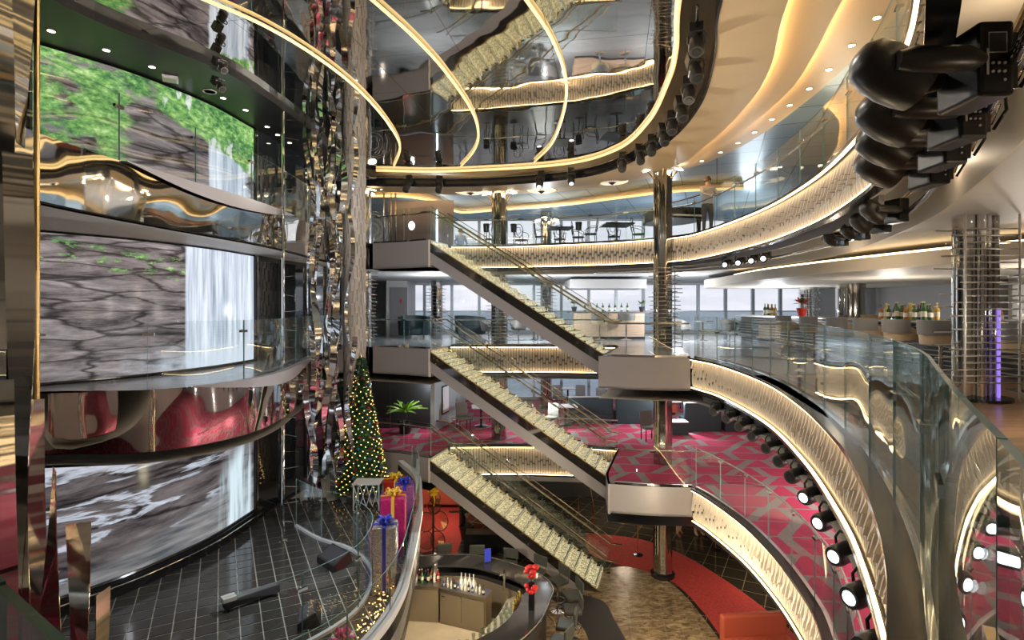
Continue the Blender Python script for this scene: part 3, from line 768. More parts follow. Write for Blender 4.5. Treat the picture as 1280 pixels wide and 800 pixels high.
for nm, P, z, (ya, yb), lab in (('trim_62', AL, ZA, (7.6, 12.4), 'grey crescent lip above the upper mirror fascia'), ('trim_63', BL, ZB, (8.3, 13.2), 'grey crescent lip above the middle mirror fascia')):
    Q = [p for p in offset(resample(P, 0.2), 0.11) if ya < p[1] < yb]; n = len(Q)
    hs = [0.22 * math.sin(PI * i / (n - 1)) + 0.01 for i in range(n)]
    b = MB(); b.add([(x, y, z + 0.03) for x, y in Q] + [(x, y, z + 0.03 - q) for (x, y), q in zip(Q, hs)], [(i, i + 1, n + i + 1, n + i) for i in range(n - 1)])
    Q2 = offset(Q, -0.12)
    b.add([(x, y, z + 0.03) for x, y in Q] + [(x, y, z + 0.03) for x, y in Q2], [(i, i + 1, n + i + 1, n + i) for i in range(n - 1)])
    struct(b.build(nm, M_grey, smooth=True), lab, 'trim')

# ================================================================== stage
ST_in = catmull([(-4.75, 12.3), (-4.0, 11.6), (-3.2, 11.1), (-2.6, 10.3), (-2.42, 9.5), (-2.5, 8.7), (-3.0, 7.9), (-3.8, 7.2)], 6)
ST_out = catmull([(-3.2, 16.2), (-2.5, 14.8), (-2.2, 13.4), (-2.0, 12.2), (-1.88, 11.0), (-1.76, 9.6), (-1.72, 8.6), (-1.86, 7.6), (-2.3, 6.5), (-3.4, 5.7), (-5.0, 5.4)], 6)
ZS = 2.8
stage_poly = ST_out + [(-9.0, 5.6), (-7.45, 8.3)] + [(x + 0.02, y) for x, y in LW[::-1]] + [(-5.6, 14.0), (-5.2, 17.2)]
root = thing('floor_stage', 'dark glossy tiled stage floor before the lowest screen', 'floor'); root['kind'] = 'structure'
b = MB(); b.prism(stage_poly, ZS - 0.3, ZS - 0.012); b.build('grout_bed', mat('pale_grout', (0.50, 0.48, 0.44), 0.5), root)
ang = math.atan2(700, -363); s = 0.30
dx, dy = Vector((math.cos(ang), math.sin(ang))), Vector((math.sin(ang), -math.cos(ang)))
M_stile = mat('black_stage_tile', (0.055, 0.053, 0.05), 0.08)
org = Vector((-4.4, 11.0)); cnt = 0; rest = MB(); cells = []
for i in range(-30, 30):
    for j in range(-24, 24):
        o = org + dx * (i * s) + dy * (j * s); g_ = s - 0.018; h_ = s - 0.034
        cell = [o, o + dy * g_, o + dy * g_ + dx * h_, o + dx * h_]
        cell = [tuple(p) for p in cell]
        cx_ = sum(p[0] for p in cell) / 4; cy_ = sum(p[1] for p in cell) / 4
        if cy_ > 14.0 or cy_ < 6.6 or cx_ < -8 or cx_ > -1.6: continue
        q = clip_cell(stage_poly, cell)
        if len(q) > 2 and area(q) > 0.003: cells.append((cy_, q))
cells.sort(key=lambda c: abs(c[0] - 9.8))
for k, (_, q) in enumerate(cells):
    if k < 300:
        b = MB(); b.prism(q, ZS - 0.012, ZS); b.build('tile', M_stile, root)
    else: rest.prism(q, ZS - 0.012, ZS)
if rest.v: rest.build('tile_field', M_stile, root, kind='stuff')
b = MB(); b.wall(ST_out, ZS - 0.5, ZS + 0.28, 0.1, 0, -1); b.wall(offset(ST_out, -0.75), 0.0, ZS - 0.3, 0.1, 0, -1); struct(b.build('wall_stage_front', M_black, smooth=40), 'glossy black curved wall under the stage edge', 'wall')
b = MB(); b.wall(offset(ST_out, 0.05), ZS + 0.28, ZS + 0.40, 0.15, 0, -1); struct(b.build('trim_64', M_white, smooth=40), 'white curved rim of the stage parapet', 'trim')
b = MB(); b.wall(LWr, ZS, 3.05, 0.10, 0, -1); struct(b.build('baseboard_stage', M_black), 'black plinth below the lowest screen', 'baseboard')
b = MB(); b.tube([(x + 0.1, y, 3.0) for x, y in offset(LWr, -0.08)], 0.012, 6); struct(b.build('trim_65', M_chrome), 'thin metal line along the screen plinth', 'trim')
# stage monitors and light bar
def wedge(label, loc, rz, sc):
    t = thing('stage_monitor', label, 'speaker', loc, rz)
    b = MB(); b.add([(-0.3, -0.2, 0), (0.3, -0.2, 0), (0.3, 0.22, 0), (-0.3, 0.22, 0), (-0.3, -0.1, 0.28), (0.3, -0.1, 0.28), (0.3, 0.22, 0.12), (-0.3, 0.22, 0.12)], [(3, 2, 1, 0), (4, 5, 6, 7), (0, 1, 5, 4), (1, 2, 6, 5), (2, 3, 7, 6), (3, 0, 4, 7)])
    b.build('cabinet', M_blackm, t)
    b = MB(); b.box((0, 0.06, 0.203), (0.54, 0.30, 0.012), M=Matrix.Rotation(-0.46, 3, 'X')); b.build('grille', mat('dark_grille', (0.05, 0.05, 0.06), 0.4), t)
    b = MB(); b.box((0, -0.21, 0.06), (0.45, 0.015, 0.05)); b.build('label_strip', M_greyL, t)
    t.scale = (sc,) * 3
    return t
wedge('black wedge monitor lying near the curved stage glass', (-3.3, 10.5, ZS), 2.4, 1.0)
wedge('smaller black wedge monitor at the near end of the stage', (-3.1, 8.6, ZS), 1.9, 0.8)
t = thing('floor_light_bar', 'long black light bar lying on the stage tiles', 'stage light', (-4.25, 9.15, ZS), 0.75)
b = MB(); b.box((0, 0, 0.10), (0.85, 0.14, 0.12)); b.build('housing', M_blackm, t)
b = MB(); b.box((0, -0.01, 0.165), (0.80, 0.10, 0.012)); b.build('lens_strip', mat('smoked_lens', (0.12, 0.12, 0.13), 0.1), t)
for sx in (-0.34, 0.34):
    b = MB(); b.box((sx, 0, 0.02), (0.05, 0.2, 0.04)); b.build('foot', M_blackm, t)
b = MB(); b.box((-0.36, -0.03, 0.20), (0.2, 0.16, 0.06)); b.build('control_box', M_greyL, t)

# ---- Christmas tree on the stage
TX, TY = -3.93, 14.6
M_needle = mat('fir_needles', (0.03, 0.13, 0.05), 0.6, var=(9, 0.6))
t = thing('christmas_tree', 'tall slim Christmas tree covered with lights and baubles beside the textured pillar', 'tree', (TX, TY, ZS))
b = MB(); b.cyl((0, 0, 0.0), (0, 0, 3.2), 0.06, 8); b.build('trunk', mat('bark', (0.06, 0.04, 0.02), 0.8), t)
rng = random.Random(3); b = MB()
H0, HT, RB = 0.12, 3.5, 0.66
for k in range(3400):
    h = rng.random() ** 1.25; a = rng.uniform(0, 2 * PI); z = H0 + h * (HT - H0)
    r = RB * (1 - h) + 0.05; r0 = r * rng.uniform(0.6, 0.92); ln = 0.17 * (0.6 + 0.5 * (1 - h))
    c, sn = math.cos(a), math.sin(a); ti = rng.uniform(-0.35, 0.25)
    p = Vector((c * r0, sn * r0, z)); d = Vector((c, sn, ti)).normalized(); sd = Vector((-sn, c, rng.uniform(-0.4, 0.4))).normalized() * 0.045; q = p + d * ln
    b.add([p - sd * 0.4, p + d * ln * 0.5 - sd, q, p + d * ln * 0.5 + sd], [(0, 1, 2, 3)])
o = b.build('foliage', M_needle, t, kind='stuff')
b = MB(); b.lathe([(RB * 0.62, H0), (RB * 0.3, HT * 0.55), (0.02, HT - 0.1)], n=14); b.build('inner_boughs', M_needle, t)
bb = MB(); bb.lathe([(0, -0.04), (0.028, -0.028), (0.04, 0), (0.028, 0.028), (0, 0.04)], n=10)
BM = [bb.mesh('bauble', [mm], True) for mm in (mat('red_bauble', (0.5, 0.02, 0.02), 0.15, 0.5), mat('blue_bauble', (0.05, 0.22, 0.42), 0.15, 0.5), mat('gold_bauble', (0.75, 0.5, 0.15), 0.15, 0.8))]
lt = MB()
for k in range(520):
    h = (k + 0.5) / 520; h = 1 - math.sqrt(1 - h * 0.995); a = k * 2.39996; r = RB * (1 - h) + 0.075; z = H0 + h * (HT - H0)
    p = (math.cos(a) * r, math.sin(a) * r, z)
    if k % 5 == 0 and math.sin(a) < 0.35:
        link('bauble', BM[(k // 5) % 3], t, None, p)
    else:
        x, y, zz = p; q = 0.013
        lt.add([(x - q, y, zz), (x + q, y, zz), (x, y - q, zz), (x, y + q, zz), (x, y, zz - q), (x, y, zz + q)], [(0, 2, 5), (2, 1, 5), (1, 3, 5), (3, 0, 5), (2, 0, 4), (1, 2, 4), (3, 1, 4), (0, 3, 4)])
lt.build('fairy_lights', mat('fairy_light', (1, 0.8, 0.5), 0.4, 0, (1.0, 0.55, 0.16), 6.0), t, kind='stuff')
b = MB(); b.lathe([(0, HT - 0.05), (0.06, HT + 0.02), (0, HT + 0.1)], n=8); b.build('top_ornament', M_gold, t)
# white lattice stand in front of it
t = thing('lattice_stand', 'small white lattice stand under the tree', 'stand', (-3.45, 13.45, ZS))
for sx in (-0.3, 0.3):
    for sy in (-0.2, 0.2):
        b = MB(); b.cyl((sx, sy, 0), (sx, sy, 0.62), 0.018, 8); b.build('leg', M_white, t)
for k in range(4):
    x0 = -0.3 + 0.15 * k
    for e in (0, 1):
        b = MB(); b.cyl((x0 + 0.15 * e, -0.2, 0.1), (x0 + 0.15 * (1 - e), -0.2, 0.6), 0.01, 6); b.build('brace', M_white, t)
b = MB(); b.box((0, 0, 0.63), (0.66, 0.46, 0.03)); b.build('top', M_white, t)

# ---- gift boxes between stage glass and rim
M_foil = mat('silver_foil', (0.72, 0.70, 0.70), 0.22, 0.85, bump=(16, 0.8, 0.05))
M_pinkfoil = mat('pink_foil', (0.62, 0.03, 0.20), 0.25, 0.4, bump=(14, 0.6, 0.05))
M_redfoil = mat('red_foil', (0.55, 0.03, 0.02), 0.25, 0.4, bump=(14, 0.6, 0.05))
M_violet = mat('violet_foil', (0.35, 0.12, 0.33), 0.25, 0.4, bump=(14, 0.6, 0.05))
M_blueR = mat('blue_ribbon', (0.03, 0.05, 0.50), 0.35); M_goldR = mat('gold_ribbon', (0.85, 0.52, 0.06), 0.35); M_yelR = mat('yellow_ribbon', (0.9, 0.62, 0.04), 0.4)
def gift(label, loc, size, rz, bm, rm):
    t = thing('gift_box', label, 'gift box', loc, rz, 'wrapped presents along the stage rim')
    x, y, z = size
    b = MB(); b.box((0, 0, z / 2), (x, y, z)); o = b.build('box', bm, t)
    md = o.modifiers.new('bevel', 'BEVEL'); md.width = 0.02; md.segments = 2
    b = MB(); b.box((0, 0, z / 2), (x + 0.012, 0.06, z + 0.012)); b.build('ribbon', rm, t)
    b = MB(); b.box((0, 0, z / 2), (0.06, y + 0.012, z + 0.014)); b.build('ribbon', rm, t)
    b = MB(); rr = min(x, y) * 0.30
    for k in range(8):
        a = k * PI / 4 + 0.2; up = 0.10 + 0.05 * (k % 2)
        path = [(0, 0, z + 0.01)]
        for q in range(1, 7):
            th = q / 6 * 2 * PI
            path.append((math.cos(a) * rr * (1 - math.cos(th)) * 0.6, math.sin(a) * rr * (1 - math.cos(th)) * 0.6, z + 0.01 + up * abs(math.sin(th / 2)) * (0.6 + 0.4 * math.sin(th))))
        b.tube(path, 0.028, 5, flat=0.4)
    b.build('bow', rm, t, smooth=True)
    return t
gift('tall crumpled silver gift box tied with blue ribbon', (-2.16, 9.55, ZS), (0.40, 0.40, 1.12), 0.12, M_foil, M_blueR)
gift('pink foil gift box with gold ribbon behind the silver one', (-2.33, 11.0, ZS), (0.48, 0.48, 1.12), 0.15, M_pinkfoil, M_goldR)
gift('violet gift box with large blue bow', (-2.36, 12.3, ZS), (0.40, 0.45, 0.95), 0.2, M_violet, M_blueR)
gift('red gift box with yellow bow, hindmost by the tree', (-2.78, 13.4, ZS), (0.55, 0.45, 0.72), 0.15, M_redfoil, M_yelR)
gift('low silver gift box with pink foil ribbon near the front rim', (-2.28, 7.55, ZS), (0.30, 0.3, 0.35), 0.3, M_foil, M_pinkfoil)
b = MB()
rng = random.Random(9)
for k in range(90):
    x, y = rng.uniform(-2.25, -1.95), rng.uniform(7.9, 9.25); z = ZS + rng.uniform(0.02, 0.25); q = 0.011
    b.add([(x - q, y, z), (x + q, y, z), (x, y - q, z), (x, y + q, z), (x, y, z - q), (x, y, z + q)], [(0, 2, 5), (2, 1, 5), (1, 3, 5), (3, 0, 5), (2, 0, 4), (1, 2, 4), (3, 1, 4), (0, 3, 4)])
tag(b.build('fairy_light_heap', MATS['fairy_light']), 'heap of warm fairy lights on the floor behind the stage rim', 'fairy lights', kind='stuff')

# ---- twisted steel ribbons
M_ribbon = mat('polished_ribbon', (0.80, 0.80, 0.82), 0.07, 1.0)
m, nt_, b_ = node_mat('satin_ribbon', 0.10); x_ = NX(nt_)
b_.inputs['Base Color'].default_value = (0.74, 0.70, 0.64, 1); b_.inputs['Metallic'].default_value = 1.0
bp = nt_.nodes.new('ShaderNodeBump'); bp.inputs['Strength'].default_value = 0.35; bp.inputs['Distance'].default_value = 0.03
nt_.links.new(x_.noise(x_.map(x_.coord('Object'), (0.3, 0.3, 7.0)), 1.0, 1.0, 0.4), bp.inputs['Height']); nt_.links.new(bp.outputs[0], b_.inputs['Normal'])
M_ribbonw = m
def ribbon_mesh(L, wd, twist, wave, seed, n=46, bend=0.0):
    rng = random.Random(seed); ph = rng.uniform(0, 6); ph2 = rng.uniform(0, 6); vs = []; fs = []
    for i in range(n + 1):
        t = i / n; z = t * L
        a = ph + twist * math.sin(t * L * 1.5 + ph2) + bend * t
        ox = wave * math.sin(z * 2.1 + ph); oy = wave * 0.7 * math.cos(z * 1.7 + ph2)
        c, s_ = math.cos(a) * wd / 2, math.sin(a) * wd / 2
        nx, ny = -math.sin(a) * 0.003, math.cos(a) * 0.003
        vs += [(ox - c - nx, oy - s_ - ny, z), (ox + c - nx, oy + s_ - ny, z), (ox + c + nx, oy + s_ + ny, z), (ox - c + nx, oy - s_ + ny, z)]
    for i in range(n):
        for k in range(4):
            l = (k + 1) % 4; fs.append((i * 4 + k, i * 4 + l, (i + 1) * 4 + l, (i + 1) * 4 + k))
    fs += [(3, 2, 1, 0), tuple(n * 4 + k for k in range(4))]
    b = MB(); b.add(vs, fs); return b
rng = random.Random(21)
SC = [(-4.52, 12.5), (-4.34, 12.35), (-4.18, 12.6), (-4.02, 12.4), (-3.9, 12.65), (-4.42, 12.8), (-4.15, 13.0), (-3.72, 12.95), (-4.3, 12.08), (-3.95, 12.1)]
word = ['outermost', 'second', 'third', 'fourth', 'fifth', 'sixth', 'seventh', 'eighth', 'ninth', 'tenth']
place = ['closest to the mast', 'just behind the mast', 'middle of the cluster', 'inner edge of the cluster', 'nearest the pillar', 'rear by the dark glazing', 'rear middle', 'rear by the pillar', 'front by the mast', 'frontmost']
for i, (x, y) in enumerate(SC):
    z = 3.0 + rng.uniform(0, 0.8)
    t = thing('ribbon_strand', 'strand of twisted mirror steel ribbons in the far cluster, ' + place[i], 'ribbon', (x, y, z), 0, 'twisted ribbon strands hanging beside the screens')
    zz = 0.0; k = 0
    while z + zz < 11.2:
        L = min(rng.uniform(2.4, 3.6), 11.75 - z - zz)
        o = ribbon_mesh(L, rng.uniform(0.09, 0.16), 1.5, 0.085, i * 13 + k, 40).build('ribbon', M_ribbon, t, smooth=30)
        o.location = (rng.uniform(-0.05, 0.05), 0, zz)
        zz += L * rng.uniform(0.86, 0.98); k += 1
t = thing('ribbon_mast', 'slim chrome mast with cross wires beside the far steel ribbons', 'mast', (-4.72, 11.55, ZS))
b = MB(); b.cyl((0, 0, 0), (0, 0, 8.85), 0.03, 10); b.build('pole', M_chrome, t, smooth=30)
for k in range(24):
    b = MB(); z = 0.4 + k * 0.36; a = rng.uniform(-0.25, 0.5); b.cyl((0, 0, z), (0.30 * math.cos(a), 0.30 * math.sin(a), z + rng.uniform(-0.05, 0.05)), 0.006, 5); b.build('wire', M_chrome, t)
b = MB(); b.lathe([(0.09, 0), (0.09, 0.02), (0.03, 0.04)], n=14); b.build('foot', M_chrome, t)
for i, (px, d, z0, z1, wd, lab) in enumerate(((24, 4.0, 5.0, 8.70, 0.165, 'near satin steel ribbon with a square cut top by the upper soffit'), (66, 4.0, 4.2, 6.45, 0.17, 'near ribbon overlapping the lowest screen, tallest of the short ones'),
        (97, 4.1, 4.2, 6.02, 0.155, 'near ribbon reflecting red and blue before the lowest screen'), (127, 4.0, 4.2, 5.58, 0.14, 'shortest near ribbon at the stage plinth'),
        (34, 4.3, 5.9, 7.9, 0.16, 'near ribbon hanging beside the middle screen edge'), (28, 4.3, 8.85, 11.6, 0.17, 'near ribbon hanging beside the top screen edge'),
        (3, 3.9, 4.6, 7.1, 0.15, 'near ribbon cut by the picture edge beside the glass corner'), (2, 4.1, 7.3, 11.6, 0.13, 'dark near ribbon along the upper picture edge'), (44, 4.3, 4.2, 6.9, 0.14, 'near ribbon behind the tallest short one'))):
    o = ribbon_mesh(z1 - z0, wd, 0.55, 0.02, 100 + i, 40).build('steel_ribbon', M_ribbonw, smooth=30)
    x = (px - 640) / F * d; o.location = (x, d, z0)
    o.rotation_euler = (0, 0, -0.6)
    tag(o, lab, 'ribbon', 'near twisted ribbons')
for i, px in enumerate((12, 46)):
    b = MB(); d = 4.45; b.cyl(((px - 640) / F * d, d, 2.6), ((px - 640) / F * d, d, 11.79), 0.02, 8)
    tag(b.build('hanging_post', M_gold if i else M_black, smooth=30), ('thin gold post beside the near ribbons' if i else 'thin black post beside the near ribbons'), 'post')
# ---- textured pillar
m, nt_, b_ = node_mat('pillar_scales', 0.45); x_ = NX(nt_)
b_.inputs['Base Color'].default_value = (0.36, 0.33, 0.31, 1)
M_pill = mat('pillar_tile', (0.38, 0.35, 0.33), 0.4, var=(3, 0.25))
t = thing('column_textured', 'tall pillar clad in overlapping grey brown upright tiles', 'pillar', (-4.38, 15.6, 2.8)); t['kind'] = 'structure'
b = MB(); b.cyl((0, 0, 0), (0, 0, 9.0), 0.285, 20); b.build('core', M_pill, t, smooth=40)
pm = MB(); pm.add([(-0.05, 0, 0), (0.05, 0, 0), (0.05, 0, 0.32), (-0.05, 0, 0.32), (-0.045, -0.03, 0.0), (0.045, -0.012, 0.0), (0.045, -0.012, 0.31), (-0.045, -0.03, 0.31)], [(4, 5, 6, 7), (0, 1, 5, 4), (1, 2, 6, 5), (2, 3, 7, 6), (3, 0, 4, 7)])
pme = pm.mesh('tile', [M_pill]); cnt = 0
for r in range(28):
    for k in range(17):
        a = 2 * PI * k / 17 + (r % 2) * 0.18
        ca, sa = math.cos(a), math.sin(a)
        if sa > 0.25 or cnt >= 300: continue
        link('tile', pme, t, None, (ca * 0.28, sa * 0.28, r * 0.325 + (k % 3) * 0.06), (0, 0, a + PI / 2)); cnt += 1
# ================================================================== glass balustrades
def glass_panel(P, z0, z1, th=0.014):
    """curved pane along plan points; slot 0 faces, slot 1 edges. z0/z1 may be lists"""
    n = len(P); Q = offset(P, th); b = MB()
    za = z0 if isinstance(z0, list) else [z0] * n; zb = z1 if isinstance(z1, list) else [z1] * n
    vs = [(x, y, a) for (x, y), a in zip(P, za)] + [(x, y, a) for (x, y), a in zip(P, zb)] + [(x, y, a) for (x, y), a in zip(Q, za)] + [(x, y, a) for (x, y), a in zip(Q, zb)]
    b.add(vs, [(i, i + 1, n + i + 1, n + i) for i in range(n - 1)] + [(2 * n + i + 1, 2 * n + i, 3 * n + i, 3 * n + i + 1) for i in range(n - 1)], 0)
    o = len(b.f)
    b.f += [(n + i, n + i + 1, 3 * n + i + 1, 3 * n + i) for i in range(n - 1)] + [(i + 1, i, 2 * n + i, 2 * n + i + 1) for i in range(n - 1)] + [(0, n, 3 * n, 2 * n), (n - 1, 3 * n - 1, 4 * n - 1, 2 * n - 1)]
    b.mi += [1] * (len(b.f) - o)
    return b
def balustrade(label, pts, z, h=1.0, pane=1.0, side=-1, rail=0.82, railm=None, shoe=True, clips=True, base=0.0, shoem=None):
    """side: where the deck lies of the path (-1 right, 1 left)"""
    t = thing('glass_balustrade', label, 'balustrade')
    has = rail is not None; rail = rail or 0.82
    P = resample(pts, pane)
    fine = resample(pts, 0.12)
    L = sum((Vector(a) - Vector(b)).length for a, b in zip(fine, fine[1:])); n = max(1, round(L / pane)); per = max(2, round(len(fine) / n))
    fine = resample(pts, L / (n * 6))
    for k in range(n):
        seg = [Vector(p) for p in fine[k * 6:k * 6 + 7]]
        if len(seg) < 2: continue
        d0 = (seg[1] - seg[0]).normalized() * 0.006; d1 = (seg[-1] - seg[-2]).normalized() * 0.006
        seg[0] = seg[0] + d0; seg[-1] = seg[-1] - d1
        glass_panel([tuple(p) for p in seg], z + base, z + h).build('glass_panel', [M_glass, M_glassedge], t, smooth=20)
        if clips and k:
            c = fine[k * 6]; b = MB(); R = offset(fine[max(0, k * 6 - 1):k * 6 + 2], 0.05 * side)[1]
            b.cyl((c[0], c[1], z + rail), (R[0], R[1], z + rail), 0.022, 8)
            tt = (Vector(fine[min(k * 6 + 1, len(fine) - 1)]) - Vector(fine[k * 6 - 1])).normalized()
            b.box((c[0], c[1], z + rail - 0.005), (0.15, 0.045, 0.04), 0, math.atan2(tt.y, tt.x)); b.build('clip', M_chrome, t)
    if has:
        R = offset(fine, 0.09 * side); b = MB(); b.tube([(x, y, z + rail) for x, y in R], 0.021, 8); b.build('handrail', railm or M_chrome, t, smooth=True)
    if shoe:
        b = MB(); b.wall(offset(fine, 0.03), z, z + 0.05, 0.06, 0, -1); b.build('base_channel', shoem or M_chrome, t)
    return t
def inset(pts, d): return offset(pts, d)
balustrade('glass balustrade of the uppermost gallery along the lit fascia', inset([p for p in A_right if p[1] > 1.5 or p[0] < -1], -0.06), ZA, 1.05, 1.1, -1, 0.86)
balustrade('curved near glass balustrade of the middle deck sweeping to the viewer', inset(B_right[2:], -0.05), ZB, 1.0, 1.0, -1, 0.66)
balustrade('glass balustrade of the middle stair landing', inset(B_land[:-1], -0.06), ZB, 1.0, 1.0, -1, 0.82)
balustrade('glass balustrade of the middle deck behind the stairs', inset(B_back, -0.06), ZB, 1.0, 1.2, -1, 0.82)
balustrade('curved glass balustrade of the lower deck above the red carpet', inset([p for p in C_right if p[1] > 5.5], -0.06), ZC, 1.0, 1.0, -1, 0.92)
balustrade('glass balustrade of the lower stair landing', inset(C_land[:-1], -0.06), ZC, 1.0, 1.0, -1, 0.85)
balustrade('glass balustrade of the lower deck behind the stairs', inset(B_back, -0.06), ZC, 1.0, 1.2, -1, 0.85)
for z, nm in ((ZA, 'uppermost'), (ZB, 'middle'), (ZC, 'lower')):
    balustrade('glass balustrade on the %s landing where stairs leave' % nm, inset(LANDL[1:], -0.06), z, 1.0, 0.9, -1, 0.84)
balustrade('glass balustrade before the top video wall', inset([p for p in A_left if 4.8 < p[1] < 16.8], -0.10), ZA, 1.0, 1.55, -1, None, shoe=False)
balustrade('glass balustrade before the middle video wall', inset([p for p in B_left if p[1] > 6.6 and p[1] < 16.8], -0.10), ZB, 1.0, 1.55, -1, None, shoe=False)
t = thing('glass_balustrade', 'glass corner panels right below the viewer', 'balustrade')
for P_ in ([(-1.9, 1.45), (-0.375, 0.405)], [(-0.37, 0.40), (-0.16, 0.255)]):
    glass_panel(P_, ZB, ZB + 1.0, 0.007).build('glass_panel', [M_glass, mat('dark_glass_edge', (0.03, 0.075, 0.06), 0.15)], t)
balustrade('curved glass wall on the inner stage edge', ST_in, ZS, 1.05, 1.1, -1, None, shoem=M_white)
balustrade('outer glass wall on the white stage rim', [p for p in offset(ST_out, -0.03) if p[1] > 6.0][4:], ZS, 1.05, 1.2, -1, None, shoe=False, clips=False, base=0.40)
# bead of glass balls lying along the near B channel: bright channel strip
b = MB(); b.wall(offset(B_right[10:], -0.30), ZB + 0.003, ZB + 0.02, 0.16, 0, -1)
struct(b.build('trim_70', M_black, smooth=40), 'black border strip on the walkway floor along the near glass', 'trim')

# ================================================================== stairs
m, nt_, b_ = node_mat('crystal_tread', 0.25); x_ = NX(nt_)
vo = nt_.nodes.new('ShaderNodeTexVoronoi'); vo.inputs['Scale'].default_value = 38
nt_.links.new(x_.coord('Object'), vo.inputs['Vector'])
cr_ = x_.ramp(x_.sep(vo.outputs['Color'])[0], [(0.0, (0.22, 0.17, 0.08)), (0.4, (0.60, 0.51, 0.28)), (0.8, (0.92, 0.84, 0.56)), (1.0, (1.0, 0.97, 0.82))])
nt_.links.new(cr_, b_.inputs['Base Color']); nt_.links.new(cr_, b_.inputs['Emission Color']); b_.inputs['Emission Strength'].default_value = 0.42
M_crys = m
M_sidemirror = mat('dark_mirror_side', (0.16, 0.15, 0.14), 0.05, 0.9)
M_rail = mat('brass_tinted_rail', (0.70, 0.62, 0.48), 0.12, 1.0)
SD = Vector((4.9, -1.5, 0)).normalized(); SP = Vector((-SD.y, SD.x, 0)); SW = 1.3; NS = 18
def stair(label, ztop, zbot):
    T = Vector((-2.4, 16.4, 0)); run = Vector((2.5, 14.9, 0)) - T; rl = run.length; g = rl / NS; rise = (ztop - zbot) / NS
    t = thing('staircase', label, 'staircase', (T.x, T.y, zbot), math.atan2(SD.y, SD.x), 'crystal staircases crossing the atrium')
    # local frame: x along the descent, y across (0 near side .. SW far), z up from the lower deck
    H = ztop - zbot
    tb = MB(); tb.box((0, SW / 2, -0.02), (g + 0.02, SW - 0.08, 0.04)); tm = tb.mesh('tread', [M_crys])
    rb = MB(); rb.box((0, SW / 2, 0), (0.02, SW - 0.12, rise - 0.075)); rm = rb.mesh('riser', [M_crys])
    nb = MB(); nb.box((0, SW / 2, 0), (0.03, SW - 0.08, 0.02)); nm_ = nb.mesh('nosing', [M_steel])
    db = MB(); db.box((0, 0, 0), (0.10, 0.10, 0.02)); dm = db.mesh('edge_block', [M_black])
    for i in range(NS):
        z = H - (i + 1) * rise; x = g * (i + 0.5)
        link('tread', tm, t, None, (x, 0, z))
        link('riser', rm, t, None, (x - g / 2 + 0.03, 0, z + (rise - 0.04) / 2 + 0.01))
        link('nosing', nm_, t, None, (x + g / 2 - 0.005, 0, z - 0.005))
        link('edge_block', dm, t, None, (x + 0.06, SW - 0.12, z + 0.004))
    sl = -H / rl
    def band(y0, y1, off0, off1, name, m, x0=0.0, x1=rl):
        b = MB()
        pr = [(x0, H + sl * x0 + off1), (x1, H + sl * x1 + off1), (x1, H + sl * x1 + off0), (x0, H + sl * x0 + off0)]
        vs = [(x, y0, z) for x, z in pr] + [(x, y1, z) for x, z in pr]
        b.add(vs, [(0, 1, 2, 3), (7, 6, 5, 4), (0, 4, 5, 1), (1, 5, 6, 2), (2, 6, 7, 3), (3, 7, 4, 0)])
        return b.build(name, m, t)
    for y in (0.0, SW - 0.03):
        band(y, y + 0.03, -0.36, -0.09, 'side_panel', M_sidemirror)
        band(y - 0.005, y + 0.035, -0.10, -0.075, 'edge_trim', M_gold)
    band(0.06, SW - 0.06, -0.42, -0.36, 'underside', M_sidemirror)
    band(0.02, 0.20, -0.70, -0.36, 'stringer', M_grey); band(SW - 0.2, SW - 0.02, -0.70, -0.36, 'stringer', M_grey)
    # glass and rails
    npn = 5
    for y in (0.02, SW - 0.03):
        for k in range(npn):
            xa = rl * k / npn + 0.01; xb = rl * (k + 1) / npn - 0.01
            glass_panel([(xa, y), (xb, y)], [H + sl * xa - 0.06, H + sl * xb - 0.06], [H + sl * xa + 0.98, H + sl * xb + 0.98]).build('glass_panel', [M_glass, M_glassedge], t)
        yy = y + (0.07 if y < 0.5 else -0.07)
        b = MB(); b.tube([(-0.35, yy, H + 0.84), (0, yy, H + 0.84), (rl, yy, 0.84), (rl + 0.3, yy, 0.84)], 0.026, 8); b.build('handrail', M_rail, t, smooth=True)
        b = MB(); b.tube([(0, y + 0.006, H + 0.985), (rl, y + 0.006, 0.985)], 0.012, 6); b.build('glass_cap', M_rail, t)
        for k in range(npn + 1):
            x = min(rl - 0.05, max(0.05, rl * k / npn)); b = MB(); b.cyl((x, y, H + sl * x + 0.80), (x, yy, H + sl * x + 0.82), 0.018, 6); b.build('rail_bracket', M_chrome, t)
    return t
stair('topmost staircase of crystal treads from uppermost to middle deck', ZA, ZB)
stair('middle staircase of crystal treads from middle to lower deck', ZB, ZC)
stair('lowest staircase of glittering crystal treads reaching the ground floor', ZC, ZG)

